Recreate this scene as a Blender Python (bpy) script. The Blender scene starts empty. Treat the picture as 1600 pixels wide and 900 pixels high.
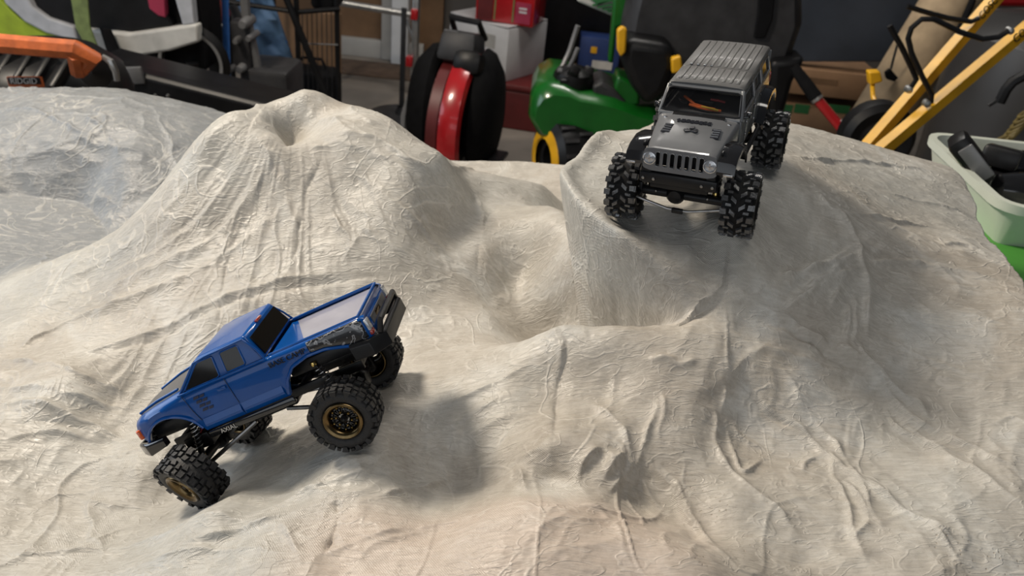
import bpy, bmesh, math, random
import numpy as np
from mathutils import Vector, Matrix, Euler

random.seed(7)
scene = bpy.context.scene
COL = scene.collection
R = math.radians

# ------------------------------------------------------------------ camera
FOCAL, PITCH, ROLL, CAM_H = 1300.0, R(30), R(6), 1.30
FWD = Vector((0, math.cos(PITCH), -math.sin(PITCH)))
UP0 = Vector((0, math.sin(PITCH), math.cos(PITCH)))
RIGHT = Vector((1, 0, 0)) * math.cos(ROLL) + UP0 * math.sin(ROLL)
UPV = UP0 * math.cos(ROLL) - Vector((1, 0, 0)) * math.sin(ROLL)
EYE = Vector((0, 0, CAM_H))
cam_data = bpy.data.cameras.new('camera')
cam_data.sensor_width = 36
cam_data.lens = 36 * FOCAL / 1600
cam_data.clip_start = 0.02
cam_data.dof.use_dof = True
cam_data.dof.focus_distance = 0.59
cam_data.dof.aperture_fstop = 13.0
cam = bpy.data.objects.new('camera', cam_data)
COL.objects.link(cam)
cam.matrix_world = Matrix(((RIGHT.x, UPV.x, -FWD.x, EYE.x), (RIGHT.y, UPV.y, -FWD.y, EYE.y),
                           (RIGHT.z, UPV.z, -FWD.z, EYE.z), (0, 0, 0, 1)))
scene.camera = cam

# ------------------------------------------------------------------ light
world = bpy.data.worlds.new('world'); scene.world = world
world.use_nodes = True
bg = world.node_tree.nodes['Background']
bg.inputs[0].default_value = (0.80, 0.88, 1.0, 1)
bg.inputs[1].default_value = 0.075
scene.view_settings.view_transform = 'Standard'
scene.view_settings.look = 'None'
scene.view_settings.gamma = 1
scene.view_settings.use_curve_mapping = False
scene.view_settings.exposure = 0.0

def area(name, loc, target, size, power, colour, size_y=None):
    l = bpy.data.lights.new(name, 'AREA'); l.energy = power; l.color = colour
    l.shape = 'RECTANGLE'; l.size = size; l.size_y = size_y or size
    o = bpy.data.objects.new(name, l); COL.objects.link(o); o.location = loc
    o.rotation_euler = (Vector(target) - Vector(loc)).to_track_quat('-Z', 'Y').to_euler()
    return o
area('work_lamp', (-1.6, 1.30, 2.60), (0.05, 0.6, 0.95), 0.42, 68, (1.0, 0.885, 0.735))
area('garage_door_daylight', (-3.6, 1.1, 1.5), (0.0, 0.7, 0.9), 2.6, 46, (0.78, 0.88, 1.0), 2.0)
area('front_fill', (-0.6, -3.2, 1.5), (0.1, 0.7, 1.0), 4.2, 30, (0.90, 0.95, 1.0), 2.0)  # unseen daylight fill added behind the camera for tyre and sill highlights
area('ceiling_light', (0.2, 0.3, 2.6), (0.3, 0.8, 0.9), 1.0, 7, (1.0, 0.95, 0.88), 0.3)
area('ceiling_light_rear', (0.2, 3.2, 2.65), (0.2, 3.2, 0), 1.2, 26, (1.0, 0.95, 0.88), 0.3)

# ------------------------------------------------------------------ helpers
def at(px, py, Y):
    d = FWD + RIGHT * ((px - 800) / FOCAL) + UPV * ((450 - py) / FOCAL)
    return EYE + d * (Y / d.y)

def tag(o, label=None, cat=None, group=None, kind=None):
    if label: o['label'] = label
    if cat: o['category'] = cat
    if group: o['group'] = group
    if kind: o['kind'] = kind
    return o

def thing(name, loc, label, cat, rot=(0, 0, 0), group=None):
    o = bpy.data.objects.new(name, None); COL.objects.link(o)
    o.empty_display_size = 0.02
    o.location = loc; o.rotation_euler = rot
    return tag(o, label, cat, group)

class MB:
    """collects simple shapes, then becomes one mesh object"""
    def __init__(s, scale=1.0):
        s.v = []; s.f = []; s.s = scale; s.sm = []
    def add(s, vs, fs, smooth=False):
        b = len(s.v); s.v += [tuple(c * s.s for c in p) for p in vs]
        s.f += [tuple(i + b for i in f) for f in fs]; s.sm += [smooth] * len(fs)
        return s
    def box(s, c, d, rot=None, taper=1.0, b=0.0):
        hx, hy, hz = d[0] / 2, d[1] / 2, d[2] / 2
        m = rot if isinstance(rot, Matrix) else (Euler(rot).to_matrix() if rot else None)
        if b <= 0:
            p = [(-hx, -hy, -hz), (hx, -hy, -hz), (hx, hy, -hz), (-hx, hy, -hz)]
            p += [(x * taper, y * taper, hz) for x, y, _ in p]
            f = [(3, 2, 1, 0), (4, 5, 6, 7), (0, 1, 5, 4), (1, 2, 6, 5), (2, 3, 7, 6), (3, 0, 4, 7)]
        else:
            bm = bmesh.new(); bmesh.ops.create_cube(bm, size=1)
            for v in bm.verts:
                k = taper if v.co.z > 0 else 1
                v.co = Vector((v.co.x * d[0] * k, v.co.y * d[1] * k, v.co.z * d[2]))
            bmesh.ops.bevel(bm, geom=bm.edges[:], offset=min(b, min(d) * .45), segments=2, affect='EDGES', profile=.5)
            bm.verts.ensure_lookup_table()
            p = [tuple(v.co) for v in bm.verts]; f = [tuple(v.index for v in q.verts) for q in bm.faces]; bm.free()
        out = []
        for q in p:
            q = Vector(q)
            if m: q = m @ q
            out.append((q.x + c[0], q.y + c[1], q.z + c[2]))
        return s.add(out, f, b > 0)
    def tube(s, pts, r, n=8, closed=False, cap=True):
        pts = [Vector(p) for p in pts]; N = len(pts)
        rs = r if isinstance(r, (list, tuple)) else [r] * N
        vs, fs = [], []; nrm = None
        for i, p in enumerate(pts):
            a = pts[(i - 1) % N] if (i or closed) else p
            c = pts[(i + 1) % N] if (i < N - 1 or closed) else p
            t = (c - a)
            t = t.normalized() if t.length > 1e-12 else Vector((0, 0, 1))
            if nrm is None:
                nrm = t.orthogonal().normalized()
            nrm = (nrm - t * nrm.dot(t))
            nrm = nrm.normalized() if nrm.length > 1e-9 else t.orthogonal().normalized()
            bi = t.cross(nrm)
            for k in range(n):
                a_ = 2 * math.pi * k / n
                q = p + (nrm * math.cos(a_) + bi * math.sin(a_)) * rs[i]; vs.append(tuple(q))
        m = N if closed else N - 1
        for i in range(m):
            j = (i + 1) % N
            for k in range(n):
                l = (k + 1) % n
                fs.append((i * n + k, i * n + l, j * n + l, j * n + k))
        if cap and not closed:
            fs.append(tuple(reversed(range(n)))); fs.append(tuple((N - 1) * n + k for k in range(n)))
        return s.add(vs, fs, True)
    def cyl(s, a, b, r, n=16, r2=None):
        return s.tube([a, b], [r, r if r2 is None else r2], n)
    def lathe(s, prof, o=(0, 0, 0), axis='Z', n=32, closed=False, a0=0.0, a1=2 * math.pi):
        """prof: (radius, height) pairs spun about the axis through o"""
        full = abs(a1 - a0 - 2 * math.pi) < 1e-6
        m = n if full else n + 1
        vs, fs = [], []
        for i in range(m):
            a = a0 + (a1 - a0) * i / n; ca, sa = math.cos(a), math.sin(a)
            for (r, h) in prof:
                q = {'Z': (r * ca, r * sa, h), 'X': (h, r * ca, r * sa), 'Y': (r * sa, h, r * ca)}[axis]
                vs.append((q[0] + o[0], q[1] + o[1], q[2] + o[2]))
        P = len(prof)
        for i in range(n):
            j = (i + 1) % m
            for k in range(P if closed else P - 1):
                l = (k + 1) % P
                fs.append((i * P + k, j * P + k, j * P + l, i * P + l))
        return s.add(vs, fs, True)
    def prism(s, poly, o, ux, uy, depth):
        """flat outline poly (2-D) in the plane (ux, uy) through o, pushed along ux x uy"""
        ux, uy = Vector(ux), Vector(uy); w = ux.cross(uy).normalized() * depth; o = Vector(o)
        n = len(poly)
        vs = [tuple(o + ux * a + uy * b) for a, b in poly] + [tuple(o + ux * a + uy * b + w) for a, b in poly]
        fs = [tuple(reversed(range(n))), tuple(range(n, 2 * n))]
        fs += [(i, (i + 1) % n, n + (i + 1) % n, n + i) for i in range(n)]
        return s.add(vs, fs)
    def grid(s, rows, smooth=True, flip=False, closed=False):
        n = len(rows[0]); vs = [tuple(p) for r_ in rows for p in r_]; fs = []
        for i in range(len(rows) - 1):
            for k in range(n if closed else n - 1):
                l = (k + 1) % n
                q = (i * n + k, i * n + l, (i + 1) * n + l, (i + 1) * n + k)
                fs.append(tuple(reversed(q)) if flip else q)
        return s.add(vs, fs, smooth)
    def mesh(s, name):
        me = bpy.data.meshes.new(name)
        me.from_pydata(s.v, [], s.f); me.update()
        me.polygons.foreach_set('use_smooth', s.sm)
        bm = bmesh.new(); bm.from_mesh(me)
        bmesh.ops.recalc_face_normals(bm, faces=bm.faces); bm.to_mesh(me); bm.free()
        return me
    def build(s, name, mat, parent=None, loc=None, rot=None, bevel=0, solid=0, sub=0, sharp=35):
        me = s.mesh(name); me.materials.append(mat)
        o = bpy.data.objects.new(name, me); COL.objects.link(o)
        if parent: o.parent = parent
        if loc is not None: o.location = loc
        if rot is not None: o.rotation_euler = rot
        if solid:
            m = o.modifiers.new('solid', 'SOLIDIFY'); m.thickness = solid; m.offset = -1
        if bevel:
            m = o.modifiers.new('bevel', 'BEVEL'); m.width = bevel; m.segments = 3; m.limit_method = 'ANGLE'; m.angle_limit = R(sharp)
            for p in me.polygons: p.use_smooth = True
        if sub:
            m = o.modifiers.new('sub', 'SUBSURF'); m.levels = sub; m.render_levels = sub
        if any(s.sm) or bevel:
            try: me.set_sharp_from_angle(angle=R(40))
            except Exception: pass
        return o

def copy_tree(o, parent=None):
    c = o.copy(); COL.objects.link(c); c.parent = parent
    for ch in list(o.children): copy_tree(ch, c)
    return c

def text(name, body, size, mat, parent, M4, extrude=0.0003, align='CENTER'):
    """lettering as a real mesh"""
    cu = bpy.data.curves.new(name, 'FONT'); cu.body = body; cu.size = size; cu.extrude = extrude
    cu.align_x = align; cu.align_y = 'CENTER'; cu.resolution_u = 3
    t = bpy.data.objects.new(name + '_curve', cu); COL.objects.link(t)
    dg = bpy.context.evaluated_depsgraph_get()
    me = bpy.data.meshes.new_from_object(t.evaluated_get(dg)); me.name = name
    bpy.data.objects.remove(t)
    me.materials.clear(); me.materials.append(mat)
    o = bpy.data.objects.new(name, me); COL.objects.link(o)
    if parent: o.parent = parent
    o.matrix_local = M4
    return o

def frame4(o, x, y):
    """4x4 with origin o, x axis along the writing, y axis up the letters"""
    x = Vector(x).normalized(); y = Vector(y); y = (y - x * y.dot(x)).normalized(); z = x.cross(y); o = Vector(o)
    return Matrix(((x.x, y.x, z.x, o.x), (x.y, y.y, z.y, o.y), (x.z, y.z, z.z, o.z), (0, 0, 0, 1)))

# ------------------------------------------------------------------ materials
def mat(name, col, rough=0.5, metal=0.0, noise=0.0, scale=20.0, bump=0.0, coat=0.0, spec=0.5, bscale=None, alpha=1.0, trans=0.0):
    m = bpy.data.materials.new(name); m.use_nodes = True
    nt = m.node_tree; b = nt.nodes['Principled BSDF']
    b.inputs['Base Color'].default_value = (*col, 1)
    b.inputs['Roughness'].default_value = rough; b.inputs['Metallic'].default_value = metal
    b.inputs['Specular IOR Level'].default_value = spec
    b.inputs['Coat Weight'].default_value = coat; b.inputs['Coat Roughness'].default_value = 0.05
    b.inputs['Alpha'].default_value = alpha
    b.inputs['Transmission Weight'].default_value = trans
    tc = nt.nodes.new('ShaderNodeTexCoord')
    n = nt.nodes.new('ShaderNodeTexNoise'); n.inputs['Scale'].default_value = scale; n.inputs['Detail'].default_value = 5
    nt.links.new(tc.outputs['Object'], n.inputs['Vector'])
    mx = nt.nodes.new('ShaderNodeMix'); mx.data_type = 'RGBA'; mx.blend_type = 'MULTIPLY'
    mx.inputs['Factor'].default_value = noise
    mx.inputs[6].default_value = (*col, 1)
    nt.links.new(n.outputs['Color'], mx.inputs[7])
    ramp = nt.nodes.new('ShaderNodeValToRGB'); ramp.color_ramp.elements[0].position = .3; ramp.color_ramp.elements[1].position = .7
    ramp.color_ramp.elements[0].color = (.25, .25, .25, 1); ramp.color_ramp.elements[1].color = (1.25, 1.25, 1.25, 1)
    nt.links.new(n.outputs['Fac'], ramp.inputs['Fac']); nt.links.new(ramp.outputs['Color'], mx.inputs[7])
    nt.links.new(mx.outputs[2], b.inputs['Base Color'])
    if bump:
        n2 = nt.nodes.new('ShaderNodeTexNoise'); n2.inputs['Scale'].default_value = bscale or scale * 4; n2.inputs['Detail'].default_value = 4
        nt.links.new(tc.outputs['Object'], n2.inputs['Vector'])
        bp = nt.nodes.new('ShaderNodeBump'); bp.inputs['Strength'].default_value = bump; bp.inputs['Distance'].default_value = 0.002
        nt.links.new(n2.outputs['Fac'], bp.inputs['Height']); nt.links.new(bp.outputs['Normal'], b.inputs['Normal'])
    return m
# ------------------------------------------------------------------ vehicle placement (metres)
JEEP_LOC, JEEP_ROT = Vector((.1501, .6638, 1.0334)), (R(-5.15), R(4.98), R(158.91))
TRUCK_LOC, TRUCK_ROT = Vector((-.1527, .5008, .8539)), (R(-31.13), R(7.32), R(89.97))
def wheel_ground(loc, rot, x, y, rad, z):
    m = Euler(rot).to_matrix()
    return loc + m @ Vector((x, y, z)) - m @ Vector((0, 0, 1)) * rad * 1.03

# ------------------------------------------------------------------ the plaster terrain
CTRL = [  # image column, image row, distance from the camera
 # mound crest and crater
 (470,152,.87),(430,163,.87),(370,178,.83),(320,215,.81),(560,166,.87),(615,190,.85),(655,225,.83),(690,248,.80),
 (520,160,.88),(455,212,.85),(480,232,.80),(420,215,.805),(540,222,.80),
 # mound face
 (340,260,.79),(400,300,.765),(480,290,.77),(560,290,.765),(640,300,.755),(300,330,.755),(250,300,.79),(400,380,.72),(520,380,.715),(630,380,.71),
 (200,345,.80),(100,400,.78),(0,458,.75),(150,440,.73),(60,520,.67),(300,440,.69),(450,450,.675),(560,460,.67),(670,470,.67),(200,520,.65),(330,520,.635),
 (100,600,.58),(180,640,.575),(0,640,.56),(700,360,.76),(740,300,.83),(720,430,.71),
 # grey mound behind
 (150,153,1.2),(60,158,1.2),(0,170,1.2),(-80,200,1.2),(240,165,1.2),(310,180,1.2),(100,240,1.08),(0,260,1.07),(200,250,1.06),(0,350,1.01),(120,332,1.03),(60,402,.94),(-60,430,.93),(-80,320,1.0),(250,232,1.09),
 # left foreground
 (0,750,.486),(80,730,.505),(150,770,.485),(0,899,.39),(200,860,.418),(100,830,.438),(350,845,.395),(-100,700,.5),(225,735,.503),
 # ledge in front of the truck
 (330,806,.412),(420,810,.405),(520,790,.41),(430,880,.36),(540,860,.37),(450,760,.45),(650,740,.452),(740,760,.447),(680,840,.385),(600,830,.385),
 # slope to the ridge
 (640,660,.50),(720,640,.51),(650,610,.535),(720,572,.555),(800,540,.57),(880,507,.555),(960,512,.545),(1040,518,.537),(1100,514,.54),
 (800,620,.51),(860,600,.52),(950,600,.51),(1050,590,.505),(860,700,.45),(960,720,.445),(1060,700,.46),
 # right shelf
 (1240,200,.97),(1215,192,1.0),(1350,222,.98),(1430,245,.96),(1490,262,.94),(1290,260,.785),(1340,330,.70),(1420,350,.73),(1500,350,.78),(1560,400,.70),(1600,470,.62),
 (1250,400,.605),(1200,450,.57),(1160,500,.552),(1300,480,.575),(1400,450,.62),(1500,480,.61),(1400,560,.55),(1520,580,.545),(1600,600,.53),
 # right foreground
 (1180,560,.525),(1250,600,.515),(1130,580,.51),(1150,660,.49),(1250,700,.475),(1350,660,.50),(1450,680,.49),(1600,720,.46),(1150,780,.42),(1300,800,.415),(1450,800,.415),(1600,850,.395),(1250,880,.38),(1450,899,.365),(1600,899,.375),
 # near hump
 (820,788,.392),(900,800,.388),(1000,832,.375),(1080,862,.362),(740,820,.382),(820,860,.355),(700,899,.345),(900,890,.345),(1000,899,.345),(860,744,.438),(1000,788,.427),(1100,838,.40),(1180,880,.372),
]
VALLEY = [
 # valley
 (780,276,.92),(725,262,.90),(850,290,.91),(760,390,.745),(730,480,.67),(700,540,.61),
 (856,325,.80),(740,312,.82),(800,335,.795),(850,358,.755),(905,385,.70),
 (760,470,.70),(820,482,.705),(880,488,.69),(940,492,.70),(1000,495,.66),(1050,498,.625),(1080,503,.59),(820,420,.745),(880,440,.70),
]
LEDGE = [
 # ledge lip under the grey car
 (873,275,.668),(878,290,.652),(890,307,.637),(907,327,.619),(930,347,.604),(955,366,.592),(985,387,.582),(1012,406,.575),(1040,425,.570),(1070,445,.565),(1100,462,.562),(880,262,.69),(900,250,.715),(960,243,.735),(915,300,.645),(960,345,.61),(1010,375,.59),(1060,400,.58),(1110,430,.573),(905,270,.68),
 (1080,392,.582),(1200,335,.645),
]

HIDDEN = [(-.43,.88,.815),(-.5,.85,.79),(-.37,.95,.83),(-.58,.85,.78),(-.25,.98,.93),(-.3,1.1,.84),(-.12,.95,.90),(-.1,1.1,.85),(-.6,1.4,.80),(-.35,1.3,.80),(-.9,1.3,.80),(-.5,.2,.80),(0,.2,.84),(.3,.2,.86),(.55,.95,.955),(.6,.7,.93),(.55,.4,.90)]
HIDDEN_V = [(.03,.64,.865),(.085,.60,.885),(-.02,.66,.885),(.05,.61,.875),(.1,.70,.84),(.1,.85,.86),(.15,.65,.85),(.2,.75,.86),(0,1.15,.87),(0,1.3,.84),(.05,.87,.885),(.02,.95,.885),(.15,1.0,.89)]
HIDDEN_L = [(.065,.66,1.027),(.07,.70,1.028),(.10,.66,1.028),(.13,.60,1.022),(.11,.60,1.02),(.20,.60,1.018),(.2,1.1,.955),(.1,1.0,.98),(.05,.8,1.02),(0,.75,1.02),(0,.65,1.02),(.05,.56,1.0),(0,1.2,.93),(-.1,.7,1.0),(-.1,.9,.98)]
cp = [tuple(at(*c)) for c in CTRL] + HIDDEN
wheels_on_ground = []
for (loc, rot, tr) in ((JEEP_LOC, JEEP_ROT, .0445), (TRUCK_LOC, TRUCK_ROT, .0445)):
    for i, (sx, sy) in enumerate(((-1, 1), (1, 1), (-1, -1), (1, -1))):
        wheels_on_ground.append(wheel_ground(loc, rot, sx * tr, sy * .067, .0255, .025))
cp += [tuple(p) for p in wheels_on_ground[4:]]
cp += [tuple(TRUCK_LOC + Euler(TRUCK_ROT).to_matrix() @ Vector(q)) for q in ((0, .067, -.004), (0, -.067, -.004), (0, 0, -.002), (-.045, 0, -.004), (.045, 0, -.004), (0, .12, -.001), (-.04, .11, -.002))]
under_jeep = [tuple(JEEP_LOC + Euler(JEEP_ROT).to_matrix() @ Vector(q)) for q in ((0, .067, -.001), (0, -.067, -.001), (0, 0, 0), (-.045, 0, -.001), (.04, 0, -.001))] + [tuple(p) for p in wheels_on_ground[:4]]

def tps(r2):
    return np.where(r2 > 1e-14, 0.5 * r2 * np.log(np.maximum(r2, 1e-14)), 0)
def spline(pts):
    c = np.array(pts); n = len(c)
    d2 = ((c[:, None, :2] - c[None, :, :2]) ** 2).sum(-1)
    A = np.zeros((n + 3, n + 3)); A[:n, :n] = tps(d2) + np.eye(n) * 4e-5
    A[:n, n] = 1; A[:n, n + 1:] = c[:, :2]; A[n, :n] = 1; A[n + 1:, :n] = c[:, :2].T
    return c, np.linalg.solve(A, np.concatenate([c[:, 2], [0, 0, 0]]))
LOW = spline(cp + [tuple(at(*c)) for c in VALLEY] + HIDDEN_V)
HIGH = spline(cp + [tuple(at(*c)) for c in LEDGE] + HIDDEN_L + under_jeep)
def evaluate(sp, x, y):
    c, w = sp; n = len(c); out = w[n] + w[n + 1] * x + w[n + 2] * y
    for i in range(0, len(x), 20000):
        s_ = slice(i, i + 20000)
        out[s_] += tps((x[s_, None] - c[None, :, 0]) ** 2 + (y[s_, None] - c[None, :, 1]) ** 2) @ w[:n]
    return out
# rim of the shelf: near the cloth in front, along the lip, then away behind
RIM = [(.10, -.2, .06), (.135, .35, .06), (.152, .50, .05), (.156, .537, .036)] + [(p.x, p.y, w_) for p, w_ in ((at(1100, 463, .562), .0295), (at(1070, 445, .565), .0265), (at(1040, 425, .570), .0235), (at(1012, 406, .575), .0205), (at(985, 387, .582), .0178))] + [(p.x, p.y, .015) for p in (at(*c) for c in ((955, 366, .592), (930, 347, .604), (907, 327, .619), (890, 307, .637), (878, 290, .652), (873, 275, .668), (880, 262, .69), (900, 250, .715)))] + [(.075, .80, .02), (.10, .90, .05), (.13, 1.1, .08), (.15, 1.6, .1)]
def rim_distance(x, y):
    best = np.full(len(x), 9.); side = np.ones(len(x)); sw = np.zeros(len(x)); wid = np.zeros(len(x)); ux = np.zeros(len(x)); uy = np.zeros(len(x))
    for (ax, ay, aw), (bx_, by_, bw) in zip(RIM[:-1], RIM[1:]):
        dx, dy = bx_ - ax, by_ - ay; l2 = dx * dx + dy * dy
        t = np.clip(((x - ax) * dx + (y - ay) * dy) / l2, 0, 1)
        ex = x - ax - t * dx; ey = y - ay - t * dy; d = np.hypot(ex, ey); m = d < best - 1e-9
        sg = np.sign(ex * dy - ey * dx + 1e-12); best = np.where(m, d, best); side = np.where(m, sg, side)
        w = np.sqrt(l2) / (d * d + 6e-5) ** 2; sw += w; wid += w * (aw + (bw - aw) * t)
        ln = np.sqrt(l2); ux += w * -dy / ln; uy += w * dx / ln      # outward normal of the rim, averaged
    ln = np.hypot(ux, uy) + 1e-12
    return best * side, wid / sw, ux / ln, uy / ln
UNDER = .052
def surface(x, y, curl=True):
    '''height of the cloth; with curl the shelf's rim leans out over the hollow'''
    sh = x.shape; x = x.ravel(); y = y.ravel()
    d, w, ux, uy = rim_distance(x, y)
    k = np.clip((.03 - w) / .012, 0, 1) if curl else np.zeros_like(w)
    dd = d - UNDER * k
    t = np.where(w > .03, np.clip((dd + w) / (2 * w), 0, 1), np.clip((dd + w) / w, 0, 1))
    t = t * t * (3 - 2 * t)
    push = UNDER * k * t * np.exp(-(np.maximum(dd, 0) / .06) ** 2)
    px, py = x + ux * push, y + uy * push
    hi = evaluate(HIGH, px, py); lo = evaluate(LOW, x, y)
    bead = .005 * np.exp(-((dd - .003) / .007) ** 2) * np.clip((.03 - w) / .012, 0, 1)
    z = lo * (1 - t) + hi * t + bead
    return px.reshape(sh), py.reshape(sh), z.reshape(sh)
def base_height(x, y):
    return surface(x, y, False)[2]

NU, NV = 980, 830
uu, vv = np.meshgrid(np.linspace(0, 1, NU), np.linspace(0, 1, NV))
NL, NR_, FR, FL = np.array((-.62, .20)), np.array((.325, .20)), np.array((.512, .955)), np.array((-1.02, 1.42))
ev = vv ** 1.25
gx = (1 - uu) * (1 - ev) * NL[0] + uu * (1 - ev) * NR_[0] + uu * ev * FR[0] + (1 - uu) * ev * FL[0]
gy = (1 - uu) * (1 - ev) * NL[1] + uu * (1 - ev) * NR_[1] + uu * ev * FR[1] + (1 - uu) * ev * FL[1]
# torn, wavy outline of the cloth
gx = gx + uu ** 8 * (.003 * np.sin(ev * 23) + .0015 * np.sin(ev * 74 + 1)) - (uu ** 12) * (ev ** 12) * .018
gy = gy + ev ** 8 * (.004 * np.sin(uu * 27 + 1) + .002 * np.sin(uu * 61)) - (uu ** 12) * (ev ** 12) * .022
gx, gy, gz = surface(gx, gy)

# ---- folds, creases and wrinkles of the draped cloth
def vnoise(x, y, seed):
    rng = np.random.default_rng(seed); T = rng.random((64, 64))
    xi = np.floor(x).astype(int); yi = np.floor(y).astype(int); fx = x - xi; fy = y - yi
    fx = fx * fx * fx * (fx * (fx * 6 - 15) + 10); fy = fy * fy * fy * (fy * (fy * 6 - 15) + 10)
    a = T[xi % 64, yi % 64]; b = T[(xi + 1) % 64, yi % 64]; c = T[xi % 64, (yi + 1) % 64]; d = T[(xi + 1) % 64, (yi + 1) % 64]
    return (a * (1 - fx) + b * fx) * (1 - fy) + (c * (1 - fx) + d * fx) * fy - .5
def sstep(a, b, x):
    t = np.clip((x - a) / (b - a), 0, 1); return t * t * (3 - 2 * t)
def ridged(x, y, seed):
    return .5 - np.abs(vnoise(x, y, seed)) * 2

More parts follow.
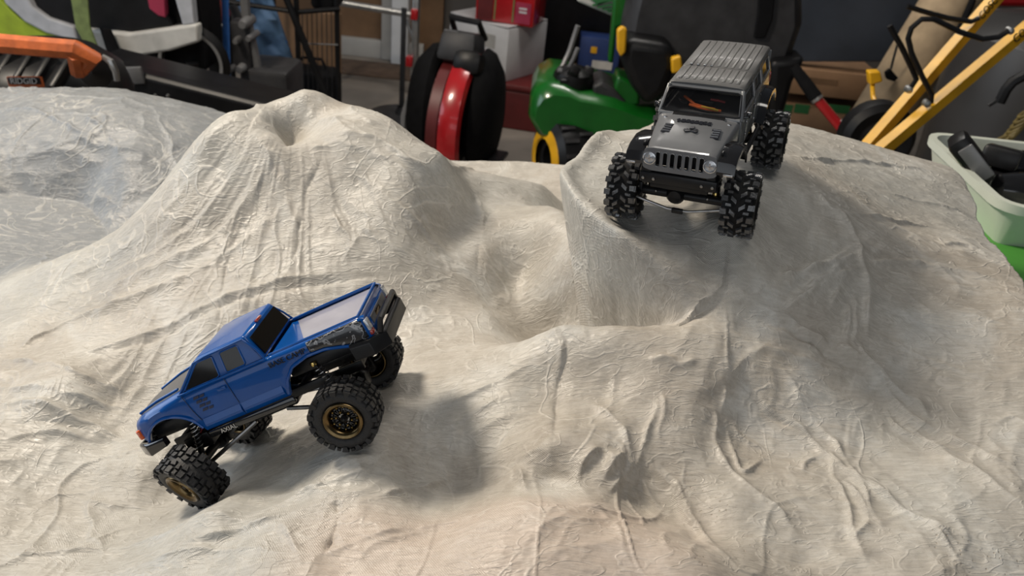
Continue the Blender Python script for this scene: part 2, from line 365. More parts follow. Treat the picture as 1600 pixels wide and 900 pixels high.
FOLDS = [  # height mm, width mm, course over the cloth (image columns and rows where it was measured)
 (-1.4,2.5,((505,225),(497,262),(480,300),(470,345),(455,420))),(3.2,5,((515,214),(560,216),(600,228),(645,262),(692,316))),(1.6,4,((520,228),(600,246),(650,300))),
 (2.6,4.5,((600,315),(640,345),(670,370),(712,412))),(1.2,4,((540,320),(575,345),(560,372),(535,410))),(1.5,3,((560,360),(600,380),(640,405))),(1.4,3,((520,330),(545,385),(540,420))),
 (2.5,7,((380,230),(340,320),(270,390),(150,440))),(2,6,((420,260),(360,350),(300,400),(150,462))),(2,6,((440,330),(330,420),(200,470),(80,512))),(2,6,((320,260),(250,350),(150,415),(60,455))),(-1.5,5,((350,300),(270,375),(180,420))),
 (-1.2,2.5,((350,410),(346,470),(338,505))),(2.4,5,((0,565),(60,522),(160,482),(262,452))),(2,4,((60,585),(150,545),(250,520),(420,445),(560,425))),(-1.5,3,((70,590),(160,550),(260,525),(430,450),(620,430))),
 (2.2,5,((0,562),(60,568),(130,592),(222,617))),(2.5,5,((0,605),(80,612),(140,632),(210,640))),(2,5,((0,650),(100,640),(205,692))),(2,4,((0,630),(70,640),(130,668),(200,700))),(1.7,4,((0,690),(90,672),(160,690))),(-1.5,4,((0,670),(80,655),(180,680))),
 (5,10,((356,166),(400,188),(440,242))),(4,9,((470,153),(500,190),(545,216))),(-8,14,((458,180),(452,205),(446,235))),(2,5,((400,215),(420,250),(415,275))),(2,4,((545,165),(560,190),(600,200))),(1.6,3,((420,240),(445,262),(440,290))),(2,4,((480,235),(505,232),(540,222))),
 (1.8,4,((690,250),(720,262),(800,272))),(2,5,((740,300),(760,350),(745,390))),(-1.5,4,((770,330),(740,400),(745,440))),(-1.5,4,((890,400),(885,470),(905,490))),(1.8,4,((850,380),(880,450),(870,490))),(2,3,((935,395),(955,402),(975,420))),(1.8,4,((1060,455),(1060,480),(1075,500))),
 (3.5,7,((1270,295),(1310,340),(1340,380),(1352,440),(1356,540))),(3.2,5,((1332,385),(1290,428),(1190,452))),(2.6,5,((1338,400),(1290,440),(1228,474))),(2.6,4,((1342,420),(1290,452),(1222,492))),(2.0,4,((1346,400),(1300,420),(1240,440))),(-.7,9,((1225,240),(1250,262),(1268,300),(1275,360),(1200,440))),
 (2.6,3,((1350,416),(1400,412),(1450,416),(1552,436))),(1.6,3,((1230,246),(1350,250),(1470,272))),(1.5,3,((1380,300),(1450,318),(1532,342))),(1.7,3,((1470,384),(1500,380),(1558,402))),(1.4,3,((1340,382),(1380,395))),(1.4,2.5,((1300,340),(1400,345),(1480,360))),
 (2.6,3.5,((1322,470),(1322,540))),(2.6,3.5,((1334,465),(1334,545))),(2,3,((1310,450),(1300,480))),(2,3,((1345,540),(1345,560),(1380,620))),
 (3.4,7,((1085,440),(1170,470),(1260,530),(1350,562),(1500,680))),(2.2,4,((1180,532),(1280,576),(1345,592))),(2.4,5,((1350,560),(1400,640),(1500,690),(1600,742))),(-2,4,((1200,500),(1290,560),(1360,590))),(2,4,((1160,495),(1240,540),(1300,560))),
 (2.6,5,((1150,590),(1210,640),(1270,690),(1332,742))),(-2,3.5,((1145,588),(1205,645),(1262,692))),(2.6,3.2,((1085,640),(1115,650),(1112,690),(1140,740),(1162,762),(1212,796),(1240,820),(1272,852))),(1.8,2.5,((1130,665),(1160,690),(1195,705))),(2,2.5,((1128,670),(1145,720),(1162,745),(1190,720))),
 (1.6,2.5,((1250,740),(1255,725),(1280,715))),(2,4,((1030,610),(1010,680),(985,760))),(1.6,3,((1060,565),(1010,570))),(2,3,((1040,605),(1030,650),(1035,690))),(1.8,4,((1120,590),(1130,620),(1120,650))),
 (4.2,6,((905,752),(914,722),(945,703),(962,722),(945,742))),(3.6,4.5,((942,756),(960,740),(978,716))),(3.2,4,((958,770),(980,745),(992,722))),(2.4,4,((920,630),(952,650),(980,690),(986,742))),(2.6,4,((1040,740),(1070,790),(1122,862))),(2.2,3.5,((1000,700),(1060,780),(1132,882))),(2.2,3,((1000,745),(1010,790),(1030,802))),(2.4,3,((985,760),(1000,790),(1018,812))),
 (-2.4,3.5,((876,515),(887,548),(878,588),(858,700))),(2.2,4,((862,515),(872,560),(868,590))),(3,4,((812,716),(815,745),(822,772))),(2,4,((812,712),(850,725),(900,750))),(2.4,4,((905,788),(960,806),(1010,817),(1032,800))),(1.6,3,((945,570),(960,610),(955,640))),(2,4,((1000,560),(1060,580),(1100,560))),
 (2,3,((1312,742),(1345,780),(1362,812),(1325,852))),(2,4,((1200,560),(1262,642),(1332,722),(1382,862))),(2,4,((1280,690),(1380,780),(1520,880))),(1.8,4,((1400,640),(1480,720),(1600,800))),(1.8,3,((1330,740),(1420,800),(1500,890))),(2,3,((1380,640),(1430,690),(1520,720))),(1.5,3,((1300,700),(1320,800),(1360,890))),
 (-3,3,((523,785),(520,830),(500,872))),(2.6,6,((280,852),(400,822),(522,786))),(2,4,((430,820),(460,850),(470,892))),(2.4,7,((0,872),(200,852),(420,812))),(2.2,5,((530,800),(600,780),(700,750))),(1.8,5,((500,872),(640,830),(780,790))),(2,6,((360,820),(480,770),(640,720))),(1.5,4,((400,780),(520,760),(620,735))),(2.2,6,((230,880),(330,860),(430,870))),
 (1.6,4,((640,690),(720,660),(800,620))),(1.6,5,((600,720),(720,690),(840,640))),(1.8,4,((690,640),(760,610),(830,570))),(1.6,5,((150,760),(140,820),(160,880))),(1.5,5,((60,760),(160,790),(250,800))),
 (3,4,((0,172),(80,180),(130,215),(180,235))),(3.5,6,((120,180),(160,200),(195,250))),(2.5,4,((100,210),(170,240),(260,262))),(2.4,5,((0,255),(100,232),(170,260))),(2.4,4,((0,300),(80,330),(140,320),(200,330))),(2,4,((0,345),(60,352),(110,362))),(-2,5,((150,185),(185,240))),(2.4,5,((240,170),(270,230),(290,260))),(2,3,((70,360),(90,390),(60,420))),(2.4,4,((0,400),(50,395),(100,375),(150,330))),(2,4,((130,290),(170,330),(180,340))),
]
def hit(pts):
    P = np.array([tuple(FWD + RIGHT * ((a - 800) / FOCAL) + UPV * ((450 - b) / FOCAL)) for a, b in pts])
    Y = np.linspace(.25, 1.45, 500)
    t = Y[None, :] / P[:, 1:2]
    X = P[:, 0:1] * t; Z = CAM_H + P[:, 2:3] * t
    below = Z < base_height(X, np.broadcast_to(Y, X.shape).copy())
    k = below.argmax(1)
    return np.stack([X[np.arange(len(pts)), k], Y[k]], -1)
allp = [p for f in FOLDS for p in f[2]]
hp = hit(allp); c0 = 0
gX = gx.ravel(); gY = gy.ravel(); dz = np.zeros_like(gX)
rngf = np.random.default_rng(3)
warp = vnoise(gX * 60, gY * 60, 5) * .006
for h, w_, pl in FOLDS:
    P = hp[c0:c0 + len(pl)]; c0 += len(pl)
    h *= .0015 if P[:, 0].mean() > .2 else .0012; w_ *= .001
    # rounded course
    for _ in range(2):
        Q = [P[0]]
        for a_, b_ in zip(P[:-1], P[1:]): Q += [a_ * .75 + b_ * .25, a_ * .25 + b_ * .75]
        Q.append(P[-1]); P = np.array(Q)
    lo = P.min(0) - .03; hi = P.max(0) + .03
    sel = np.where((gX > lo[0]) & (gX < hi[0]) & (gY > lo[1]) & (gY < hi[1]))[0]
    if not len(sel): continue
    px = gX[sel] + warp[sel]; py = gY[sel] + warp[sel] * .6
    L = np.concatenate([[0], np.cumsum(np.linalg.norm(P[1:] - P[:-1], axis=1))]); tot = L[-1]
    best = np.full(len(sel), 9.); arc = np.zeros(len(sel)); side = np.zeros(len(sel))
    for i in range(len(P) - 1):
        a_, d_ = P[i], P[i + 1] - P[i]; l2 = d_ @ d_ + 1e-12
        t = np.clip(((px - a_[0]) * d_[0] + (py - a_[1]) * d_[1]) / l2, 0, 1)
        ex = px - a_[0] - t * d_[0]; ey = py - a_[1] - t * d_[1]; dd = np.hypot(ex, ey)
        m_ = dd < best; best = np.where(m_, dd, best); arc = np.where(m_, L[i] + t * np.sqrt(l2), arc)
        side = np.where(m_, np.sign(ex * d_[1] - ey * d_[0]), side)
    fade = sstep(0, .25, arc / tot) * sstep(0, .25, 1 - arc / tot) * .85 + .15 * (best < w_ * 3)
    mod = .65 + .9 * vnoise(arc * 70, np.full_like(arc, rngf.random() * 60), 9)
    ww = w_ * np.where(side > 0, .7, 1.5)
    prof = 1.5 * np.exp(-(best / (.62 * ww)) ** 1.1) - .22 * np.exp(-((best - 2.2 * w_) / (1.1 * w_)) ** 2) * (side > 0)
    dz[sel] += h * prof * fade * mod
# fans of fine folds running down the mound, drag marks over the right shelf, small lumps everywhere
mx_, my_ = -.25, .86
ang = np.arctan2(gX - mx_, -(gY - my_)); rad = np.hypot(gX - mx_, gY - my_)
mm = sstep(.03, .1, rad) * sstep(.42, .2, rad) * sstep(.92, .85, gY)
dz += mm * (.0022 * ridged(ang * 8 + vnoise(gX * 14, gY * 14, 2) * 1.5, rad * 7, 11) + .0012 * ridged(ang * 19 + vnoise(gX * 20, gY * 20, 4) * 2, rad * 14, 12))
rm = sstep(.22, .32, gX) * sstep(.45, .6, gY)
sx_ = .90 * gX - .43 * gY; sy_ = .43 * gX + .90 * gY
dz += rm * (.0006 * ridged(sx_ * 5, sy_ * 60, 21) + .0006 * ridged(sx_ * 9, sy_ * 140, 22))
fm = sstep(.62, .5, gY)
dx_ = gX * .8 - gY * .6; dy_ = gX * .6 + gY * .8
dz += fm * (.0015 * ridged(dx_ * 22 + vnoise(gX * 18, gY * 18, 31) * 2, dy_ * 12, 32) + .0009 * ridged(gX * 48 + vnoise(gX * 25, gY * 25, 33) * 3, gY * 40, 34))
bm_ = sstep(.88, 1.0, gY) * sstep(-.2, -.35, gX)
dz += bm_ * (.0045 * ridged(gX * 7 + 2 * vnoise(gX * 7, gY * 7, 41), gY * 14, 42) + .002 * ridged(gX * 25, gY * 40, 43))
def crest(x, y, seed, k=4.0):
    return np.clip(1 - np.abs(vnoise(x, y, seed)) * k, 0, 1) ** 2
wob = vnoise(gX * 16, gY * 16, 61) * 1.6; wob2 = vnoise(gX * 30, gY * 30, 62) * 1.2
dz += rm * (.0020 * crest(sx_ * 5 + wob * .3, sy_ * 34 + wob * .5, 63, 7) + .0012 * crest(sx_ * 9, sy_ * 80 + wob2, 64, 6)) * (vnoise(gX * 12, gY * 12, 65) + .6)
dz += mm * (.0022 * crest(ang * 6 + wob * .8, rad * 5, 66, 8) + .0012 * crest(ang * 14 + wob2, rad * 9, 67, 7)) * (vnoise(gX * 12, gY * 12, 68) + .5)
dz += fm * (.0024 * crest(dx_ * 12 + wob, dy_ * 8 + wob, 69, 9) + .0014 * crest(dx_ * 26 + wob2, dy_ * 14 + wob, 70, 8)) * (vnoise(gX * 10, gY * 10, 71) + .5)
dz += bm_ * (.0024 * crest(gX * 7 + wob, gY * 12 + wob, 72, 8) + .001 * crest(gX * 16 + wob2, gY * 26, 73, 8))
dz += .0022 * vnoise(gX * 26, gY * 26, 51) + .0011 * vnoise(gX * 60, gY * 60, 52) + .0005 * vnoise(gX * 140, gY * 140, 53) + .00025 * vnoise(gX * 300, gY * 300, 54)
# the tyres press the cloth flat
for p in wheels_on_ground:
    dd = np.hypot(gX - p[0], gY - p[1]); dz *= sstep(.006, .022, dd)
gz = np.maximum(gz + 1.05 * dz.reshape(gz.shape), .765)
# ------------------------------------------------------------------ terrain object
def plaster_material():
    m = bpy.data.materials.new('plaster_cloth'); m.use_nodes = True; nt = m.node_tree; b = nt.nodes['Principled BSDF']
    N = nt.nodes.new; L = nt.links.new
    tc = N('ShaderNodeTexCoord')
    def noise(scale, detail=6, rough=.6, vec=None, dist=0.0):
        n = N('ShaderNodeTexNoise'); n.inputs['Scale'].default_value = scale; n.inputs['Detail'].default_value = detail
        n.inputs['Roughness'].default_value = rough; n.inputs['Distortion'].default_value = dist
        L(vec or tc.outputs['Object'], n.inputs['Vector']); return n
    def mapping(rot, sc):
        mp = N('ShaderNodeMapping'); mp.inputs['Rotation'].default_value = rot; mp.inputs['Scale'].default_value = sc
        L(tc.outputs['Object'], mp.inputs['Vector']); return mp.outputs['Vector']
    def ramp(src, stops):
        r_ = N('ShaderNodeValToRGB'); cr = r_.color_ramp
        while len(cr.elements) < len(stops): cr.elements.new(.5)
        for e, (p, c) in zip(cr.elements, stops): e.position = p; e.color = (*c, 1)
        L(src, r_.inputs['Fac']); return r_.outputs['Color']
    def mix(a, b_, fac, mode='MIX'):
        x = N('ShaderNodeMix'); x.data_type = 'RGBA'; x.blend_type = mode
        for sock, v in ((x.inputs[0], fac), (x.inputs[6], a), (x.inputs[7], b_)):
            if isinstance(v, (int, float)): sock.default_value = v
            elif isinstance(v, tuple): sock.default_value = (*v, 1)
            else: L(v, sock)
        return x.outputs[2]
    # plaster tones: beige where thick, greyer and whiter where the paint was brushed on
    tone = ramp(noise(9, 8, .65, None, 1.4).outputs['Fac'], [(.30, (.34, .305, .262)), (.50, (.45, .415, .365)), (.68, (.56, .545, .51))])
    blot = ramp(noise(2.6, 3).outputs['Fac'], [(.40, (0, 0, 0)), (.62, (1, 1, 1))])
    g = N('ShaderNodeMix'); g.data_type = 'RGBA'; L(tone, g.inputs[6]); g.inputs[7].default_value = (.44, .455, .44, 1)
    mb = N('ShaderNodeMath'); mb.operation = 'MULTIPLY'; mb.inputs[1].default_value = .55; L(blot, mb.inputs[0]); L(mb.outputs[0], g.inputs[0])
    tone = g.outputs[2]
    # the mound behind, towards the left, turns a cooler grey
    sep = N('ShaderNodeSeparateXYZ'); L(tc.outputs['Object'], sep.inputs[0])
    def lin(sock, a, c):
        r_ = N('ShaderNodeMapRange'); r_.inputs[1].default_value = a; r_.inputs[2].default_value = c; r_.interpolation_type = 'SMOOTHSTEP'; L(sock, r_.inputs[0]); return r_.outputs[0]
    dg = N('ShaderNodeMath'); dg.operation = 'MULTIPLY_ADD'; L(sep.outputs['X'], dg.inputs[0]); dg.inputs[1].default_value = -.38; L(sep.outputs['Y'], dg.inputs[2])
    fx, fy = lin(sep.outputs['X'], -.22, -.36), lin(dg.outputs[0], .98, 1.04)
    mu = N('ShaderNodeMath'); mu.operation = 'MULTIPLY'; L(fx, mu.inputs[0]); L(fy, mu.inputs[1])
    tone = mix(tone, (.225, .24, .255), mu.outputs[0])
    # the hump nearest the viewer was cast from a pinker mix
    hy, hx = lin(sep.outputs['Y'], .43, .39), lin(sep.outputs['X'], -.16, -.08); hx2 = lin(sep.outputs['X'], .17, .09)
    m1 = N('ShaderNodeMath'); m1.operation = 'MULTIPLY'; L(hy, m1.inputs[0]); L(hx, m1.inputs[1])
    m2 = N('ShaderNodeMath'); m2.operation = 'MULTIPLY'; L(m1.outputs[0], m2.inputs[0]); L(hx2, m2.inputs[1])
    m3 = N('ShaderNodeMath'); m3.operation = 'MULTIPLY'; L(m2.outputs[0], m3.inputs[0]); m3.inputs[1].default_value = .7
    tone = mix(tone, (.55, .455, .385), m3.outputs[0])
    # brushed streaks and speckle
    st = noise(60, 4, .6, mapping((0, 0, .3), (1, 9, 3)))
    tone = mix(tone, ramp(st.outputs['Fac'], [(.35, (.80, .79, .77)), (.65, (1.06, 1.06, 1.06))]), .6, 'MULTIPLY')
    sp = noise(420, 3, .6)
    tone = mix(tone, ramp(sp.outputs['Fac'], [(.30, (.78, .76, .73)), (.48, (1, 1, 1))]), .45, 'MULTIPLY')
    # pinholes of the gauze where the plaster is thin
    vo = N('ShaderNodeTexVoronoi'); vo.inputs['Scale'].default_value = 260; L(tc.outputs['Object'], vo.inputs['Vector'])
    hole = ramp(vo.outputs['Distance'], [(.10, (0, 0, 0)), (.20, (1, 1, 1))])
    area_ = ramp(noise(11, 3).outputs['Fac'], [(.58, (1, 1, 1)), (.66, (0, 0, 0))])
    hm = mix(hole, (1, 1, 1), area_)
    tone = mix(tone, mix((.34, .29, .23), tone, hm), .75)
    L(tone, b.inputs['Base Color'])
    rg = ramp(noise(14, 5, .6).outputs['Fac'], [(.3, (.33, .33, .33)), (.7, (.56, .56, .56))]); L(rg, b.inputs['Roughness'])
    b.inputs['Specular IOR Level'].default_value = .5
    # relief: gauze weave, brush marks, grit
    wv = N('ShaderNodeTexWave'); wv.inputs['Scale'].default_value = 330; wv.inputs['Distortion'].default_value = 2.5; wv.inputs['Detail'].default_value = 2; wv.bands_direction = 'DIAGONAL'
    L(tc.outputs['Object'], wv.inputs['Vector'])
    wm = ramp(noise(9, 3, .5, mapping((0, 0, 0), (1, 1, 1))).outputs['Fac'], [(.50, (0, 0, 0)), (.60, (1, 1, 1))])
    wz = N('ShaderNodeMath'); wz.operation = 'MULTIPLY'; L(wv.outputs['Fac'], wz.inputs[0]); L(wm, wz.inputs[1])
    wz2 = N('ShaderNodeMath'); wz2.operation = 'MULTIPLY'; L(wz.outputs[0], wz2.inputs[0]); wz2.inputs[1].default_value = .12
    st2 = noise(45, 5, .65, mapping((0, 0, -.35), (1, 7, 2)), .6)
    n1 = noise(60, 5, .5, None, .8)
    def line(scale, dist, width, vec=None):   # thin raised crease lines
        n_ = noise(scale, 2, .5, vec, dist)
        a_ = N('ShaderNodeMath'); a_.operation = 'SUBTRACT'; L(n_.outputs['Fac'], a_.inputs[0]); a_.inputs[1].default_value = .5
        b2 = N('ShaderNodeMath'); b2.operation = 'ABSOLUTE'; L(a_.outputs[0], b2.inputs[0])
        r2 = N('ShaderNodeMapRange'); r2.interpolation_type = 'SMOOTHSTEP'; r2.inputs[1].default_value = 0; r2.inputs[2].default_value = width; r2.inputs[3].default_value = 1; r2.inputs[4].default_value = 0
        L(b2.outputs[0], r2.inputs[0]); return r2.outputs[0]
    def madd(a_, k, c_):
        x_ = N('ShaderNodeMath'); x_.operation = 'MULTIPLY_ADD'; L(a_, x_.inputs[0])
        if isinstance(k, float): x_.inputs[1].default_value = k
        else: L(k, x_.inputs[1])
        if c_ is None: x_.inputs[2].default_value = 0
        else: L(c_, x_.inputs[2])
        return x_.outputs[0]
    patch = ramp(noise(6, 3).outputs['Fac'], [(.44, (0, 0, 0)), (.58, (1, 1, 1))])
    l1 = line(13, 1.8, .030); l2 = line(30, 1.5, .05, mapping((0, 0, .5), (1, 2.4, 1)))
    lines = madd(l1, patch, madd(l2, .45, None))
    h = madd(n1.outputs['Fac'], .55, wz2.outputs[0]); h = madd(st2.outputs['Fac'], .75, h); h = madd(hm, .25, h); h = madd(lines, .5, h)
    class _O: outputs = [h]
    s3 = _O
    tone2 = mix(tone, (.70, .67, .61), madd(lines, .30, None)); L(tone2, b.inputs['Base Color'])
    bp = N('ShaderNodeBump'); bp.inputs['Strength'].default_value = .6; bp.inputs['Distance'].default_value = .0018
    L(s3.outputs[0], bp.inputs['Height']); L(bp.outputs['Normal'], b.inputs['Normal'])
    return m
plaster = plaster_material()
me = bpy.data.meshes.new('plaster_terrain')
top = np.stack([gx, gy, gz], -1).reshape(-1, 3)
idx = np.arange(NU * NV).reshape(NV, NU)
ring = np.concatenate([idx[0, :-1], idx[:-1, -1], idx[-1, :0:-1], idx[:0:-1, 0]])
skirt = []
cen = top[:, :2].mean(0)
for k, (dzk, out_) in enumerate(((.004, .0015), (.02, .001), (.06, .004), (None, .008))):
    p = top[ring].copy(); dr = p[:, :2] - cen; dr /= np.linalg.norm(dr, axis=1)[:, None]
    p[:, :2] += dr * out_ * (1 + .6 * np.sin(np.arange(len(ring)) * .11)[:, None])
    p[:, 2] = p[:, 2] - dzk if dzk else .742
    skirt.append(p)
vs = np.concatenate([top] + skirt)
rings = [ring] + [np.arange(len(ring)) + NU * NV + k * len(ring) for k in range(4)]
q = [np.stack([idx[:-1, :-1], idx[:-1, 1:], idx[1:, 1:], idx[1:, :-1]], -1).reshape(-1, 4)]
for a_, b_ in zip(rings[:-1], rings[1:]):
    q.append(np.stack([np.roll(a_, -1), a_, b_, np.roll(b_, -1)], -1))
q = np.concatenate(q)
me.vertices.add(len(vs)); me.vertices.foreach_set('co', vs.ravel())
me.loops.add(q.size); me.loops.foreach_set('vertex_index', q.ravel().astype(np.int32))
me.polygons.add(len(q)); me.polygons.foreach_set('loop_start', np.arange(0, q.size, 4, dtype=np.int32))
me.update(calc_edges=True)
me.polygons.foreach_set('use_smooth', [True] * len(q))
me.materials.append(plaster)
terrain = bpy.data.objects.new('crawler_course', me); COL.objects.link(terrain)
tag(terrain, 'off-white plaster cloth crawler course with a crater mound, shelf and folds', 'terrain')

# ------------------------------------------------------------------ materials for the two cars
rubber = mat('tyre_rubber', (.018, .018, .019), .55, noise=.4, scale=300, bump=.25, bscale=900, spec=.4)
rubber_shade = mat('tyre_rubber_shade', (.008, .008, .008), .7, noise=.3, scale=300, bump=.1, bscale=900, spec=.2)  # carcass darkened and tread lightened, so the highlights sit in the colour
rubber_tread = mat('tread_rubber_glossy', (.055, .055, .056), .24, noise=.35, scale=260, bump=.15, bscale=700, spec=.9)
black_pl = mat('black_plastic', (.010, .010, .011), .38, noise=.3, scale=120, spec=.3)
black_gl = mat('gloss_black_plastic', (.010, .010, .011), .12, noise=.2, scale=120, coat=.5)
steel = mat('steel_links', (.35, .34, .33), .35, 1.0, noise=.4, scale=150)
bronze = mat('bronze_rim', (.15, .105, .05), .25, 1.0, noise=.4, scale=180)
brass = mat('brass_fittings', (.72, .52, .18), .25, 1.0, noise=.2, scale=200)
blue_paint = mat('blue_body_paint', (.002, .072, .31), .30, noise=.12, scale=60, coat=.6, spec=.15)
grey_paint = mat('grey_body_paint', (.135, .140, .148), .28, noise=.15, scale=60, coat=.45)
grey_roof = mat('grey_roof', (.085, .085, .085), .50, noise=.2, scale=60, coat=.1)
bed_grey = mat('bed_sheen', (.30, .30, .37), .30, noise=.15, scale=60, coat=.4)  # lilac grey carries the reflection seen on the bed
hood_grey = mat('hood_matte_grey', (.10, .10, .105), .45, noise=.2, scale=60)
silver = mat('silver_trim', (.55, .55, .56), .25, .9, noise=.2, scale=80)
lamp_clear = mat('clear_lamp_lens', (.55, .56, .58), .10, .3, noise=.3, scale=700, coat=.8)
lamp_orange = mat('orange_lamp_lens', (.75, .12, .02), .15, noise=.15, scale=200, coat=.8)
lamp_red = mat('red_lamp_lens', (.35, .03, .02), .15, noise=.15, scale=200, coat=.8)
wire_or = mat('orange_wire', (.80, .16, .03), .4, noise=.2, scale=200)
wire_yel = mat('yellow_wire', (.75, .50, .06), .4, noise=.2, scale=200)
wire_red = mat('red_wire', (.35, .03, .03), .4, noise=.2, scale=200)
decal_blk = mat('black_decal', (.012, .013, .018), .35, noise=.2, scale=100)
decal_navy = mat('navy_decal', (.006, .016, .06), .3, noise=.2, scale=100)

def glass(name, tint, rough=.04, op=.75):
    m = bpy.data.materials.new(name); m.use_nodes = True; nt = m.node_tree; b = nt.nodes['Principled BSDF']
    b.inputs['Base Color'].default_value = (*tint, 1); b.inputs['Roughness'].default_value = rough
    b.inputs['Coat Weight'].default_value = .0; b.inputs['Specular IOR Level'].default_value = .45
    tr = nt.nodes.new('ShaderNodeBsdfTransparent'); mx = nt.nodes.new('ShaderNodeMixShader')
    n = nt.nodes.new('ShaderNodeTexNoise'); n.inputs['Scale'].default_value = 40
    tc = nt.nodes.new('ShaderNodeTexCoord'); nt.links.new(tc.outputs['Object'], n.inputs['Vector'])
    mr = nt.nodes.new('ShaderNodeMapRange'); mr.inputs[3].default_value = op - .08; mr.inputs[4].default_value = op + .08
    nt.links.new(n.outputs['Fac'], mr.inputs[0]); nt.links.new(mr.outputs[0], mx.inputs[0])
    nt.links.new(tr.outputs[0], mx.inputs[1]); nt.links.new(b.outputs[0], mx.inputs[2])
    nt.links.new(mx.outputs[0], nt.nodes['Material Output'].inputs[0]); return m
tint_dark = glass('tinted_glass', (.014, .012, .009), .05, .93)
tint_clear = glass('clear_windscreen', (.010, .010, .011), .06, .25)

def topo_material():
    m = bpy.data.materials.new('contour_line_decal'); m.use_nodes = True; nt = m.node_tree; b = nt.nodes['Principled BSDF']
    tc = nt.nodes.new('ShaderNodeTexCoord'); w = nt.nodes.new('ShaderNodeTexWave'); w.inputs['Scale'].default_value = 150
    w.inputs['Distortion'].default_value = 9; w.inputs['Detail'].default_value = 2; w.inputs['Detail Scale'].default_value = 1.2
    nt.links.new(tc.outputs['Object'], w.inputs['Vector'])
    r_ = nt.nodes.new('ShaderNodeValToRGB'); e = r_.color_ramp.elements; e[0].position = .80; e[0].color = (.014, .014, .016, 1); e[1].position = .92; e[1].color = (.25, .25, .26, 1)
    nt.links.new(w.outputs['Fac'], r_.inputs['Fac']); nt.links.new(r_.outputs['Color'], b.inputs['Base Color'])
    b.inputs['Roughness'].default_value = .25; b.inputs['Coat Weight'].default_value = .8; return m
topo = topo_material()

S = 0.001   # cars are drawn in millimetres
# ------------------------------------------------------------------ wheels (axis along X, outer face towards +X)
def lug(mb, quad, r0, r1, shrink=.82):
    """a tread block: quad of (angle, x) corners pushed out from r0 to r1"""
    ca = sum(a for a, _ in quad) / 4; cx = sum(x for _, x in quad) / 4
    vs = []
    for rr, k in ((r0, 1.0), (r1, shrink)):
        for a, x in quad:
            a2 = ca + (a - ca) * k; x2 = cx + (x - cx) * k
            vs.append((x2, rr * math.cos(a2), rr * math.sin(a2)))
    mb.add(vs, [(4, 5, 6, 7), (0, 1, 5, 4), (1, 2, 6, 5), (2, 3, 7, 6), (3, 0, 4, 7)])

